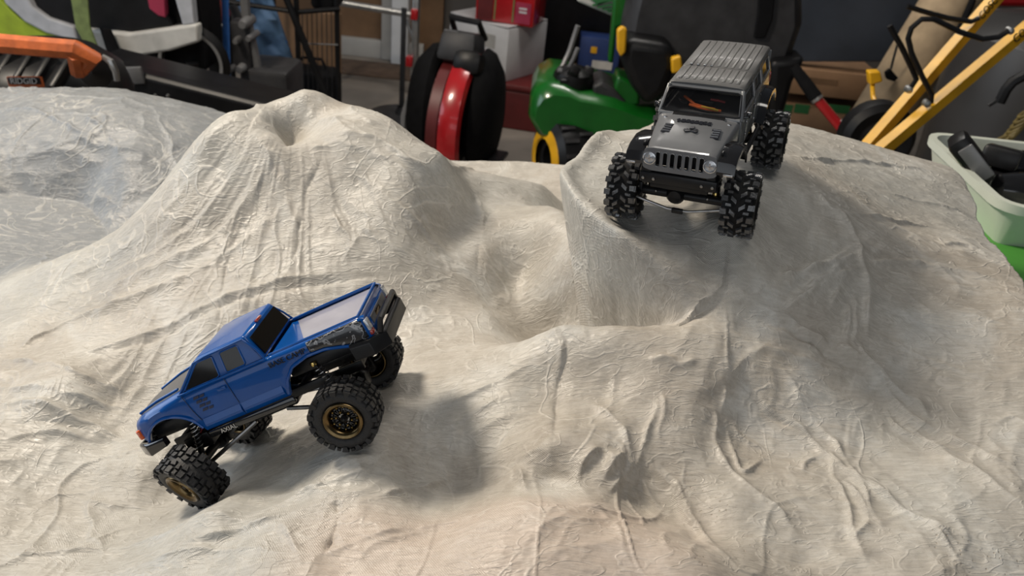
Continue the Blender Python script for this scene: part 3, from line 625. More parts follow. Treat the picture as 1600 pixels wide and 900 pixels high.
def wheel_meshes(kind):
    W = 11.5 if kind == 'blue' else 11.5       # half width
    RO = 25.5
    t = MB(S); carcass = MB(S)
    prof = [(14.5, -W + 1.5), (16, -W + .4), (20, -W - .3), (22.3, -W + .8), (23.2, -W + 3), (23.5, 0), (23.2, W - 3), (22.3, W - .8), (20, W + .3), (16, W - .4), (14.5, W - 1.5), (13.6, W - 3), (13.6, -W + 3)]
    carcass.lathe(prof, axis='X', n=40, closed=True)
    if kind == 'blue':
        n = 15; st = 2 * math.pi / n
        for i in range(n):
            a = i * st
            for s in (-1, 1):
                o = 0 if s > 0 else st * .5
                # long shoulder block wrapping onto the side wall
                lug(t, [(a + o, s * 6.2), (a + o + .20, s * 5.6), (a + o + .22, s * (W + .2)), (a + o + .02, s * (W + .2))], 22.6, RO)
                lug(t, [(a + o + .24, s * 7.6), (a + o + .38, s * 7.2), (a + o + .39, s * (W - .4)), (a + o + .26, s * (W - .4))], 22.6, RO - .4)
                # staggered centre blocks
                lug(t, [(a + o + .05, s * .7), (a + o + .23, s * 1.2), (a + o + .19, s * 5.2), (a + o - .01, s * 4.9)], 23, RO)
                lug(t, [(a + o + .27, s * 2.6), (a + o + .38, s * 2.2), (a + o + .40, s * 6.6), (a + o + .25, s * 6.6)], 23, RO - .2)
                # side-wall teeth
                vs = []
                for rr, ww, ex in ((24.6, .10, .9), (20.6, .06, .5)):
                    for da in (-ww, ww): 
                        aa = a + o + .11 + da
                        vs += [(s * (W - .6), rr * math.cos(aa), rr * math.sin(aa)), (s * (W + ex), rr * math.cos(aa), rr * math.sin(aa))]
                t.add(vs, [(1, 3, 7, 5), (0, 1, 5, 4), (2, 6, 7, 3), (0, 2, 3, 1), (4, 5, 7, 6)])
    else:
        n = 16; st = 2 * math.pi / n
        for i in range(n):
            a = i * st
            for s in (-1, 1):
                o = 0 if s > 0 else st * .5
                lug(t, [(a + o, s * 7.2), (a + o + .20, s * 6.8), (a + o + .20, s * (W + .3)), (a + o, s * (W + .3))], 22.6, RO, .78)
                # slanted chevron block
                lug(t, [(a + o + .13, s * .5), (a + o + .27, s * .7), (a + o + .12, s * 6.0), (a + o - .03, s * 5.6)], 23, RO, .78)
                lug(t, [(a + o + .24, s * 4.4), (a + o + .33, s * 4.0), (a + o + .33, s * 9.0), (a + o + .23, s * 9.2)], 22.8, RO - .8)
                vs = []
                for rr, ww, ex in ((24.6, .09, .8), (21.2, .06, .5)):
                    for da in (-ww, ww):
                        aa = a + o + .095 + da
                        vs += [(s * (W - .6), rr * math.cos(aa), rr * math.sin(aa)), (s * (W + ex), rr * math.cos(aa), rr * math.sin(aa))]
                t.add(vs, [(1, 3, 7, 5), (0, 1, 5, 4), (2, 6, 7, 3), (0, 2, 3, 1), (4, 5, 7, 6)])
    rim = MB(S)
    rim.lathe([(14.6, W - 1.6), (14.2, W + .2), (13.2, W + .5), (12.6, W - .4), (12.2, W - .2), (11.6, W - 1.6), (11.0, W - 1.8), (10.4, W - 5), (10.2, W - 8), (13.4, W - 9), (13.6, -W + 2), (14.6, -W + 1.2), (13.0, -W + .6), (12.6, -W + 3), (12.4, W - 10)], axis='X', n=40)
    web = MB(S)   # pierced disc: hub, spokes, outer ring
    xw = W - 5.5
    web.lathe([(4.2, xw + 1.6), (4.2, xw), (10.3, xw - 1.6), (10.3, xw - .4), (8.6, xw + .2), (8.2, xw - .6)], axis='X', n=30)
    for k in range(12):
        a = k * math.pi / 6
        web.cyl((xw + .6, 3.8 * math.cos(a), 3.8 * math.sin(a)), (xw - .4, 10.0 * math.cos(a + .15), 10.0 * math.sin(a + .15)), .55, 6)
        web.cyl((xw + .6, 3.8 * math.cos(a), 3.8 * math.sin(a)), (xw - .4, 10.0 * math.cos(a - .15), 10.0 * math.sin(a - .15)), .5, 6)
    hub = MB(S)
    hub.cyl((xw - 2, 0, 0), (xw + 2.2, 0, 0), 2.6, 6); hub.cyl((xw + 2, 0, 0), (xw + 3.4, 0, 0), 1.5, 10)
    bolts = []
    for k in range(12):
        a = k * math.pi / 6 + .26
        bolts.append((xw, 9.2 * math.cos(a), 9.2 * math.sin(a)))
    for k in range(6):
        a = k * math.pi / 3 + .1
        bolts.append((xw + 1.2, 5.6 * math.cos(a), 5.6 * math.sin(a)))
    bt = MB(S); bt.lathe([(.0, 1.2), (.7, .9), (.9, .2), (.9, -.8)], axis='X', n=8)
    return carcass.mesh('tyre_' + kind), t.mesh('tread_' + kind), rim.mesh('rim_' + kind), web.mesh('web_' + kind), hub.mesh('hub_' + kind), bt.mesh('bolt_' + kind), bolts

def mesh_obj(name, me, m, parent, loc=(0, 0, 0), rot=(0, 0, 0)):
    if not me.materials: me.materials.append(m)
    o = bpy.data.objects.new(name, me); COL.objects.link(o); o.parent = parent; o.location = loc; o.rotation_euler = rot
    return o

def put_wheel(car, ms, side, y, z, tyre_m, rim_m, hub_m, steer=0, camber=0, x=44.5, spin=0.0, bolts=True, tread_m=None):
    tread_m = tread_m or tyre_m
    t, tread, rim, web, hub, bt, bl = ms
    rot = (spin, R(camber), R(steer) + (math.pi if side < 0 else 0))
    e = Euler((0, R(camber), R(steer) + (math.pi if side < 0 else 0))).to_matrix() @ Euler((spin, 0, 0)).to_matrix()
    w = mesh_obj('wheel', t, tyre_m, car, (side * x * S, y * S, z * S), e.to_euler())
    mesh_obj('tread', tread, tread_m, w); r_ = mesh_obj('rim', rim, rim_m, w); mesh_obj('spoke_web', web, black_gl, w); mesh_obj('hub', hub, hub_m, w)
    if bolts:
        for p in bl: mesh_obj('bolt', bt, brass, w, tuple(c * S for c in p))
    return w
# ------------------------------------------------------------------ running gear shared by both cars
def chassis(car, front_y=67, rear_y=-67, z=25, link_m=None, spring_m=None, axle_tilt=(0, 0), axle_yaw=(0, 0), hz=58):
    link_m = link_m or black_pl; spring_m = spring_m or brass
    fr = MB(S)
    for s in (-1, 1):
        fr.box((s * 13, 0, 43), (3, 168, 7), b=.6)
        for y in (-60, -20, 20, 60): fr.cyl((s * 11.4, y, 43), (s * 14.9, y, 43), 1.6, 8)
    for y in (-80, -30, 25, 78): fr.box((0, y, 43), (26, 5, 5), b=.6)
    fr.build('frame', black_pl, car)
    MB(S).box((0, 0, 36.5), (28, 44, 5), b=1.2, taper=1.15).build('skid_plate', black_pl, car)
    g = MB(S).box((0, -2, 48), (20, 30, 14), b=1.5); g.cyl((0, 10, 50), (0, 32, 50), 8, 18); g.cyl((0, 32, 50), (0, 36, 50), 3, 10)
    g.build('motor_gearbox', black_pl, car)
    for i, (y, sg) in enumerate(((front_y, 1), (rear_y, -1))):
        rot = Euler((0, R(axle_tilt[i]), R(axle_yaw[i])))
        a = MB(S)
        a.cyl((-35, 0, 0), (35, 0, 0), 3.8, 14)
        a.lathe([(0, -7), (5, -6.5), (7.4, -3), (7.4, 3), (5, 6.5), (0, 7)], (5, 0, 0), 'Y', 18)
        a.box((5, -sg * 8, 0), (7, 8, 7), b=1)
        ax = a.build('axle', black_pl, car, (0, y * S, z * S), rot)
        for s in (-1, 1):
            k = MB(S); k.box((s * 34, 0, 0), (6, 9, 15), b=1.2); k.cyl((s * 34, 0, -8.5), (s * 34, 0, 8.5), 2.2, 10)
            k.build('knuckle', black_pl, ax)
            for q in ((s * 34, 5, 4), (s * 34, 5, -4), (s * 20, sg * 4.4, 2)):
                MB(S).lathe([(0, 1.0), (.8, .8), (1.0, 0), (1.0, -.8)], axis='Y', n=8).build('screw', steel, ax, tuple(c * S for c in q))
        if i == 0:
            MB(S).tube([(-33, 13, -1), (-24, 13.5, -3), (-8, 14, -6.5), (8, 14, -6.5), (24, 13.5, -3), (33, 13, -1)], 1.2, 8).build('tie_rod', steel, ax)
            MB(S).tube([(-33, 0, 0), (-33, 13, -1)], 1.6, 8).build('steering_arm', black_pl, ax)
            MB(S).tube([(33, 0, 0), (33, 13, -1)], 1.6, 8).build('steering_arm', black_pl, ax)
            MB(S).box((0, 14.2, -7), (9, 3.4, 4), b=1).build('diff_guard', black_pl, ax)
            MB(S).box((0, 2, 11), (30, 12, 10), b=1).build('servo', black_pl, ax)
        for s in (-1, 1):
            top_p = Vector((s * 23, y - sg * 12, hz)); bot_p = Vector((s * 25, y - sg * 1, z + 5)); d = top_p - bot_p
            sh = MB(S).cyl(bot_p, bot_p + d * .55, 2.6, 12).cyl(bot_p + d * .5, top_p, 1.1, 8).build('shock', black_pl, car)
            hel = [bot_p + d * (.2 + .72 * k / 60) + Vector((math.cos(k * .75) * 3.3, math.sin(k * .75) * 3.3, 0)) for k in range(61)]
            MB(S).tube(hel, .5, 5).build('spring', steel, sh)
            MB(S).lathe([(0, -1.5), (2.4, -1.5), (3.0, 0), (2.4, 1.5), (0, 1.5)], tuple(bot_p), 'Z', 12).build('brass_cap', spring_m, sh)
            MB(S).lathe([(0, -1.5), (2.2, -1.5), (2.6, 0), (2.2, 1.5), (0, 1.5)], tuple(top_p), 'Z', 12).build('top_cap', spring_m, sh)
            MB(S).tube([(s * 27, y - sg * 2, z - 3), (s * 16, sg * 14, 35)], 1.7, 8).build('lower_link', link_m, car)
            MB(S).tube([(s * 9, y - sg * 4, z + 8), (s * 12, sg * 20, 43)], 1.5, 8).build('upper_link', link_m, car)
        MB(S).tube([(4, y - sg * 10, z + 1), (2, sg * 14, 44)], 1.9, 10).build('drive_shaft', steel, car)

# ------------------------------------------------------------------ grey four-door off-roader
jeep = thing('toy_off_roader', JEEP_LOC, 'grey toy off-roader with slotted grille and ribbed roof, parked on the shelf', 'toy car', JEEP_ROT, 'radio-controlled crawlers on the course')
jw = wheel_meshes('grey')
put_wheel(jeep, jw, 1, 67, 25, rubber_shade, black_pl, black_pl, 2, 0, spin=.1, bolts=False, tread_m=rubber_tread)
put_wheel(jeep, jw, -1, 67, 25, rubber_shade, black_pl, black_pl, 2, 0, spin=.3, bolts=False, tread_m=rubber_tread)
put_wheel(jeep, jw, 1, -67, 25, rubber_shade, black_pl, black_pl, 0, 0, spin=.5, bolts=False, tread_m=rubber_tread)
put_wheel(jeep, jw, -1, -67, 25, rubber_shade, black_pl, black_pl, 0, 0, spin=.7, bolts=False, tread_m=rubber_tread)
chassis(jeep, hz=57)
# lower body with the rear wheel openings
tub = MB(S)
prof = [(33, 50), (33, 77), (-96, 77), (-97, 62), (-95, 57), (-92, 61), (-84, 65), (-66, 67), (-50, 65), (-43, 60), (-39, 50)]
tub.prism(prof, (-32.5, 0, 0), (0, 1, 0), (0, 0, 1), 65)
tub.build('lower_body', grey_paint, jeep, bevel=.0012)
seam = mat('door_seam', (.02, .02, .021), .5)
for s in (-1, 1):
    for y0, y1 in ((14.5, -19.5), (-21.5, -50)):
        d = MB(S).box((s * 32.7, (y0 + y1) / 2, 64.5), (1.0, abs(y1 - y0) - 1, 23), b=.4).build('door', grey_paint, jeep)
        MB(S).box((s * 33.6, y1 + 5, 72.5), (1.2, 6, 1.8), b=.4).build('door_handle', black_gl, d)
        for zz in (70, 60): MB(S).box((s * 33.5, y0 + .6, zz), (1.0, 3, 2.2), b=.3).build('hinge', silver, d)
    MB(S).tube([(s * 34, 32, 48), (s * 36.5, 26, 47.5), (s * 36.5, -32, 47.5), (s * 34, -40, 48)], 2.0, 10).build('rock_slider', black_pl, jeep)
# bonnet
hd = MB(S); rows = []
for t in np.linspace(0, 1, 13):
    y = 33 + t * 54; w = 31.2 + (26.5 - 31.2) * t; zt = 76.6 + (69.0 - 76.6) * t; zb_ = 56 + (54 - 56) * t
    zt -= max(0, t - .85) * 8
    bulge = 1.3 * (1 - max(0, t - .55) / .45 if t > .55 else 1)
    sec = [(w, zb_), (w + .3, zt - 6), (w - .4, zt - 2), (w - 2.2, zt - .4), (w * .70, zt + .1), (w * .62, zt + bulge), (0, zt + bulge + .4)]
    rows.append([(a, y, b) for a, b in sec] + [(-a, y, b) for a, b in reversed(sec[:-1])])
hd.grid(rows); hd.add(rows[0], [tuple(range(len(rows[0])))])
hood = hd.build('bonnet', grey_paint, jeep)
for s in (-1, 1):
    v = MB(S); nrm = (R(-8), 0, R(-4 * s))
    v.box((s * 18.2, 58, 74.1), (6.6, 13.5, .8), nrm, b=.25); vent = v.build('bonnet_vent', decal_blk, hood)
    for k in range(4): MB(S).box((s * 18.2, 53.2 + k * 3.2, 74.7 - (53.2 + k * 3.2 - 58) * .14), (5.6, 1.1, .7), (R(18), 0, R(-4 * s))).build('louvre', grey_paint, vent)
    MB(S).lathe([(0, .8), (1.1, .6), (1.4, 0), (1.4, -.6)], (s * 24.5, 40, 75.4), 'Z', 12).build('bonnet_latch', silver, hood)
    MB(S).box((s * 29, 80, 69.5), (1.6, 5, 2.4), b=.3).build('catch', black_pl, hood)
MB(S).box((0, 35.5, 77.6), (40, 4, 1.4), (R(-8), 0, 0), b=.4).build('cowl_grille', black_pl, hood)
# printed marks on the bonnet: a broken bar and a three-pronged emblem
bar = MB(S)
for x, w, dy in ((-11, 2.4, 0), (-7.6, 2.0, -.4), (-4.6, 2.6, .3), (-1.2, 2.4, -.2), (2.0, 2.4, .3), (5.4, 2.6, -.3), (9.0, 3.0, 0), (12.6, 1.6, .2)):
    bar.box((x, 46.5 + dy, 76.75), (w, 4.6, .5), (R(-8), 0, 0)); bar.box((x + 1.2, 45.6 + dy, 76.9), (1.0, .9, .3), (R(-8), 0, 0))
bar.box((0, 47.4, 76.7), (23, .7, .3), (R(-8), 0, 0))
bar.build('printed_lettering', decal_blk, hood)
em = MB(S)
for a in (90, 210, 330):
    c, s_ = math.cos(R(a)), math.sin(R(a)); em.box((c * 3.2, 59 - s_ * 3.2, 75.5 + s_ * .45), (4.6, 3.2, .6), (R(-8), 0, R(-a)))
em.box((-4.2, 57.8, 75.4), (1.6, 1.8, .3), (R(-8), 0, .6)); em.box((4.2, 57.8, 75.4), (1.6, 1.8, .3), (R(-8), 0, -.6))
em.build('printed_emblem', decal_blk, hood)
# grille with seven slots
gr = MB(S); lean = (R(4), 0, 0)
gp = [(-27.5, 55), (-26, 53.4), (-21, 52), (21, 52), (26, 53.4), (27.5, 55), (27.8, 61), (27.2, 66.5), (25, 69.0), (20, 70.0), (-20, 70.0), (-25, 69.0), (-27.2, 66.5), (-27.8, 61)]
slots = [(-16.2 + k * 5.4) for k in range(7)]
bm = bmesh.new()
gr.prism([(-26.7, 67.4), (26.7, 67.4), (25, 69.2), (20, 70.2), (-20, 70.2), (-25, 69.2)], (0, 89.2, 0), (1, 0, 0), (0, 0, 1), 3)
gr.prism([(-27.5, 55), (-26, 53.4), (-21, 52), (21, 52), (26, 53.4), (27.5, 55), (27.5, 55.8), (-27.5, 55.8)], (0, 89.2, 0), (1, 0, 0), (0, 0, 1), 3)
for s in (-1, 1): gr.prism([(s * 18.0, 55.8), (s * 27.5, 55.8), (s * 27.8, 61), (s * 26.7, 67.4), (s * 18.0, 67.4)][::s], (0, 89.2, 0), (1, 0, 0), (0, 0, 1), 3)
for k in range(6): gr.box((-13.5 + k * 5.4, 87.9, 61.6), (1.7, 3.0, 11.8), b=.3)
bm.free()
grille = gr.build('grille', grey_paint, jeep)
for x in slots:
    ring_ = [(x + 1.85 * math.cos(a) , 89.3, 61.6 + (4.3 * (1 if math.sin(a) > 0 else -1) + 1.5 * math.sin(a))) for a in np.linspace(0, 2 * math.pi, 17)[:-1]]
    MB(S).tube(ring_, .38, 6, closed=True).build('slot_surround', grey_paint, grille)
MB(S).box((0, 83.0, 61.5), (44, 1.5, 13)).build('radiator', black_pl, jeep)
for s in (-1, 1):
    hl = MB(S).lathe([(5.0, -1), (5.0, 1.2), (4.2, 1.6), (3.9, .6)], (s * 22.4, 88.9, 61.8), 'Y', 24).build('headlamp', silver, jeep)
    MB(S).lathe([(0, 1.2), (2.0, 1.0), (3.9, .3), (3.9, -.8)], (s * 22.4, 89.1, 61.8), 'Y', 24).build('lens', lamp_clear, hl)
    MB(S).box((s * 22.4, 90.3, 61.8), (1.0, .5, 5.5)).box((s * 22.4, 90.3, 61.8), (5.5, .5, 1.0)).build('reflector', silver, hl)
# wings
for s in (-1, 1):
    for nm, pts, xin, xout in (('front_wing', [(91, 58.5), (88, 65), (80, 68.2), (64, 69.5), (50, 66.5), (41, 58), (37, 50)], 27.5, 40.5), ('rear_wing', [(-37, 49), (-44, 60), (-52, 66), (-68, 68.5), (-84, 66), (-93, 60), (-97, 53)], 32, 40)):
        w = MB(S); rows = []
        for (y, z) in pts:
            xi = xin + (2.5 if nm == 'front_wing' and y < 60 else 0)
            rows.append([(s * xi, y, z + 1.0), (s * (xout - 3), y, z + .6), (s * xout, y, z - .8), (s * xout, y, z - 4.2), (s * (xout - 1.4), y, z - 4.2), (s * (xout - 1.8), y, z - 2.0), (s * xi, y, z - 1.4)])
        w.grid(rows, closed=True); w.add(rows[0], [tuple(range(7))]); w.add(rows[-1], [tuple(range(7))])
        wing = w.build(nm, black_gl, jeep)
        if nm == 'front_wing':
            MB(S).box((s * 36, 91.0, 57.6), (7, 1.4, 1.8), b=.4).build('running_light', silver, wing)
    MB(S).box((s * 24, 66, 52), (7, 46, 22), b=1).build('inner_wing', black_pl, jeep)
# cabin: pillars and rails around real openings
cab = MB(S)
WB, WT = (31.6, 32, 76.6), (28.6, 18, 94.6)
def lerp3(a, b, t): return tuple(a[i] + (b[i] - a[i]) * t for i in range(3))
for s in (-1, 1):
    cab.tube([(s * WB[0], WB[1], WB[2] - 1), (s * WT[0], WT[1], WT[2])], 1.7, 8)
cab.tube([(-31.2, 32.4, 76.2), (31.2, 32.4, 76.2)], 1.9, 8); 
hdr = [(-28.8, 19.6, 92.2), (28.8, 19.6, 92.2), (28.6, 17, 95.6), (-28.6, 17, 95.6)]
cab.add(hdr + [(x, y - 3, z - .6) for x, y, z in hdr], [(0, 1, 2, 3), (7, 6, 5, 4), (0, 4, 5, 1), (1, 5, 6, 2), (2, 6, 7, 3), (3, 7, 4, 0)])
for s in (-1, 1):
    def sp(y, z): return (s * (32.6 - (z - 77) * .21), y, z)
    def panel(poly):
        n_ = len(poly); o_ = [sp(*p) for p in poly]; i_ = [(x - s * 1.6, y, z) for x, y, z in o_]
        cab.add(o_ + i_, [tuple(range(n_)), tuple(reversed(range(n_, 2 * n_)))] + [(k, (k + 1) % n_, n_ + (k + 1) % n_, n_ + k) for k in range(n_)])
    panel([(31, 76), (-96, 76), (-96, 79), (29, 79)])
    panel([(20.5, 92), (-96, 92), (-96, 95.6), (17, 95.6)])
    panel([(29, 79), (25.5, 79), (16.5, 92), (20.5, 92)])
    panel([(-16.5, 79), (-21.5, 79), (-21.5, 92), (-16.5, 92)])
    panel([(-49, 79), (-55.5, 79), (-54.5, 92), (-49, 92)])
    panel([(-89, 79), (-96, 79), (-96, 92), (-88, 92)])
cab.box((0, -95.6, 85.5), (57, 1.6, 4)); cab.box((0, -95.6, 78), (63, 1.6, 4)); cab.box((0, -95.6, 93), (57, 1.6, 5)); cab.box((-27.5, -95.6, 85), (7, 1.6, 18)); cab.box((27.5, -95.6, 85), (7, 1.6, 18))
cabin = cab.build('cabin_frame', grey_paint, jeep, bevel=.0004)
ws = MB(S); g4 = [(-30.2, 31.6, 77.8), (30.2, 31.6, 77.8), (27.9, 19.9, 92.6), (-27.9, 19.9, 92.6)]
ws.add(g4 + [(x, y - .7, z - .5) for x, y, z in g4], [(0, 1, 2, 3), (7, 6, 5, 4), (0, 4, 5, 1), (1, 5, 6, 2), (2, 6, 7, 3), (3, 7, 4, 0)])
ws.build('windscreen', tint_clear, jeep)
ring_ = [Vector(p) + Vector((0, .8, .6)) for p in g4]
gk = []
for i in range(4):
    a_, b_ = ring_[i], ring_[(i + 1) % 4]; gk += [a_ + (b_ - a_) * t for t in (.05, .35, .65, .95)]
MB(S).tube(gk, .75, 6, closed=True).build('windscreen_seal', black_pl, jeep)
for s in (-1, 1):
    for poly in ([(25, 79.5), (-16.5, 79.5), (-16.5, 91.5), (17, 91.5)], [(-21.5, 79.5), (-49, 79.5), (-49, 91.5), (-21.5, 91.5)], [(-55.5, 79.5), (-89, 79.5), (-88, 91.5), (-54.5, 91.5)]):
        pts = [(s * (31.6 - (z - 77) * .21), y, z) for y, z in poly]
        w = MB(S).add(pts + [(x - s * .6, y, z) for x, y, z in pts], [(0, 1, 2, 3), (7, 6, 5, 4), (0, 4, 5, 1), (1, 5, 6, 2), (2, 6, 7, 3), (3, 7, 4, 0)]).build('side_window', tint_dark, jeep)
        rr = [Vector((x + s * 1.2, y, z)) for x, y, z in pts]; rr2 = []
        for i in range(4):
            a_, b_ = rr[i], rr[(i + 1) % 4]; rr2 += [a_ + (b_ - a_) * t for t in (.06, .94)]
        MB(S).tube(rr2, .55, 6, closed=True).build('window_trim', silver, w)
# roof in two panels with long ribs
for y0, y1 in ((17.5, -22), (-23, -97)):
    r_ = MB(S); rows = []
    for y in (y0, y0 - 1.2, (y0 + y1) / 2, y1 + 1.2, y1):
        e = .9 if y in (y0, y1) else 0
        sec = [(29.4 - e, 93.6), (29.6 - e, 95.2), (28.4 - e, 96.6 - e * .7), (24, 97.2 - e), (12, 97.6 - e), (0, 97.7 - e)]
        rows.append([(a, y, b) for a, b in sec] + [(-a, y, b) for a, b in reversed(sec[:-1])])
    r_.grid(rows); r_.add(rows[0], [tuple(range(11))]); r_.add(rows[-1], [tuple(range(11))])
    rp = r_.build('roof_panel', grey_roof, jeep)
    for k in range(9):
        x = -22.4 + k * 5.6
        ya, yb = (y0 - 6 if y0 > 0 else y0 - 1.5), (y1 + 1.5 if y0 > 0 else y1 + 4)
        MB(S).box((x, (ya + yb) / 2, 97.5 - abs(x) * .012), (2.5, abs(yb - ya), 1.2), b=.5).build('rib', grey_roof, rp)
        if y0 < 0 and k > 4: MB(S).box((x, y0 - 1.2, 98.1), (2.0, 1.2, .8), b=.3).build('seam_glint', silver, rp)  # silver bits stand in for white highlights at the roof seam
# interior
MB(S).box((0, -30, 70), (56, 120, 10), b=1).build('interior_tray', black_pl, jeep)
MB(S).box((4, 2, 78), (20, 22, 8), b=1.5).build('receiver_box', black_pl, jeep)
MB(S).tube([(17, 14, 84), (12, 18, 83), (7, 21, 81), (-3, 23.5, 80.2), (-9, 21, 79)], 1.2, 8).build('wire', wire_or, jeep)
MB(S).tube([(11, 21, 80.4), (3, 24, 80.2), (-4, 24.5, 79.6), (-14, 22, 78.6)], 1.1, 8).build('wire', wire_or, jeep)
MB(S).tube([(1, 24, 81), (-6, 24.5, 80.6), (-12, 23, 79)], .9, 8).build('wire', wire_yel, jeep)
MB(S).tube([(-4, 14, 84), (-10, 16, 84.5), (-15, 14, 83)], 1.0, 8).build('wire', wire_red, jeep)
MB(S).tube([(22, 18, 85), (18, 22, 83), (14, 20, 81)], 1.6, 8).build('wire', black_gl, jeep)
# bumper plate, mirrors, tail
fb = MB(S).box((0, 86, 46.5), (58, 9, 8), b=1.0); fb.box((0, 82, 40), (44, 6, 7), b=.8)
bp_ = fb.build('front_crossplate', black_pl, jeep)
for x in (-26, -18, 18, 26): MB(S).lathe([(0, 1), (1.1, .8), (1.3, 0), (1.3, -.5)], (x, 90.5, 46), 'Y', 10).build('bolt', steel, bp_)
for x in (-19, 23): MB(S).lathe([(0, 3), (1.6, 3), (2.2, 1.5), (1.6, 0), (2.0, -1), (0, -2)], (x, 84, 50.5), 'Z', 10).build('brass_post', brass, bp_)
for s in (-1, 1):
    mr_ = MB(S).box((s * 36, 26, 79.5), (3.6, 2.4, 4), b=1).tube([(s * 32, 27, 77.5), (s * 36, 26.5, 78)], 1.0, 8).build('wing_mirror', black_gl, jeep)
    MB(S).box((s * 36, 24.6, 79.5), (3, .5, 3.2)).build('mirror_glass', silver, mr_)
    MB(S).box((s * 30.8, -97.4, 70), (4.5, 2, 9), b=.5).build('tail_lamp', lamp_red, jeep)
MB(S).box((0, -101, 50), (60, 6, 7), b=1).build('rear_bumper', black_pl, jeep)
MB(S).box((0, -95, 89), (50, .6, 11)).build('rear_window', tint_dark, jeep)

# ------------------------------------------------------------------ blue pickup
truck = thing('toy_pickup_truck', TRUCK_LOC, 'glossy blue toy pickup truck with bronze rims, tilted nose down the slope', 'toy car', TRUCK_ROT, 'radio-controlled crawlers on the course')
tw = wheel_meshes('blue')
put_wheel(truck, tw, -1, 67, 24.5, rubber, bronze, black_pl, -32, 12, spin=.2)
put_wheel(truck, tw, 1, 60, 25.5, rubber, bronze, black_pl, -26, -2, x=43, spin=.6)
put_wheel(truck, tw, -1, -67, 25, rubber, bronze, black_pl, 0, 0, spin=.4)
put_wheel(truck, tw, 1, -67, 25, rubber, bronze, black_pl, 0, 0, spin=.9)
chassis(truck, 64, link_m=steel, axle_yaw=(-5, 0), spring_m=brass, hz=62)
def interp(tab, y):
    ys = [a for a, _ in tab]; vs_ = [b for _, b in tab]; return float(np.interp(y, ys, vs_))
HW = [(-110, 32.2), (-108, 33.6), (-100, 34.8), (-60, 35.6), (0, 35.6), (60, 35), (80, 33), (88, 31), (93, 28.5), (96, 26)]
ZT = [(-110, 82.0), (-107, 83.2), (-30, 83.4), (30, 83.6), (46, 83.6), (70, 80.4), (86, 77), (92, 74.8), (96, 71)]
def zbot(y):
    if y > 40:
        if y < 92:
            d = (y - 66) / 26; return max(50.6, 46 + 25.5 * math.sqrt(max(0, 1 - d * d))) if abs(d) < 1 else 55
        return 58 + (y - 92) * .8
    if y > -33: return 50.6
    return float(np.interp(-y, [33, 34, 38, 46, 60, 75, 88, 97, 104, 110], [50.6, 54, 62, 69, 72.3, 71.5, 67.5, 64.5, 64.5, 66]))
ys = sorted(set(list(np.linspace(-110, -97, 8)) + list(np.linspace(-97, -33, 34)) + list(np.linspace(-32.9, 40, 20)) + list(np.linspace(40.2, 92, 40)) + list(np.linspace(92, 96, 5))))
bd = MB(S); rows = []
def body_x(y, z):
    k = min(range(len(rows_side)), key=lambda i: abs(rows_side[i][0] - y)); sec = rows_side[k][1]
    return float(np.interp(z, [b for _, b in sec[1:8]], [a for a, _ in sec[1:8]]))
for y in ys:
    w, zt, zb_ = interp(HW, y), interp(ZT, y), zbot(y); h = zt - zb_
    sec = [(w - 4.0, zb_ + .2), (w - .9, zb_), (w - .1, zb_ + min(1.4, h * .15)), (w + .35, zb_ + h * .45), (w + .1, zb_ + h * .72), (w - .5, zt - 2.2), (w - 1.3, zt - .8), (w - 2.6, zt), (w - 4.6, zt + (.9 if y > 44 else .1))]
    rows.append((y, sec))
rows_side = list(rows)
for s in (-1, 1): bd.grid([[(s * a, y, b) for a, b in sec] for y, sec in rows])
# nose and tail panels
ysn, secn = rows[-1]; nose = [(a, ysn, b) for a, b in secn] + [(-a, ysn, b) for a, b in reversed(secn)]; bd.add(nose, [tuple(range(len(nose)))])
ysn, secn = rows[0]; tail = [(a, ysn, b) for a, b in secn] + [(-a, ysn, b) for a, b in reversed(secn)]; bd.add(tail, [tuple(range(len(tail)))])
body = bd.build('body_shell', blue_paint, truck)
# bonnet skin, slightly crowned, with a matt grey panel
hb = MB(S); rows2 = []
for y in np.linspace(44, 96, 14):
    w, zt = interp(HW, y) - 4.6, interp(ZT, y) + .9
    rows2.append([(w * k, y, zt + 1.6 * (1 - k * k)) for k in np.linspace(-1, 1, 13)])
bon = hb.grid(rows2).build('bonnet', blue_paint, truck)
hb = MB(S); rows2 = []
for y in np.linspace(46, 90, 10):
    w, zt = (interp(HW, y) - 8), interp(ZT, y) + 1.5
    rows2.append([(w * k, y, zt + 1.8 * (1 - k * k) - .25) for k in np.linspace(-1, 1, 11)])
hb.grid(rows2).build('bonnet_panel', hood_grey, bon, solid=.0004)
for s in (-1, 1): MB(S).tube([(s * 24, 48, 85.6), (s * 22, 70, 83.0), (s * 19, 90, 78.4)], 1.1, 8).build('bonnet_ridge', blue_paint, bon)
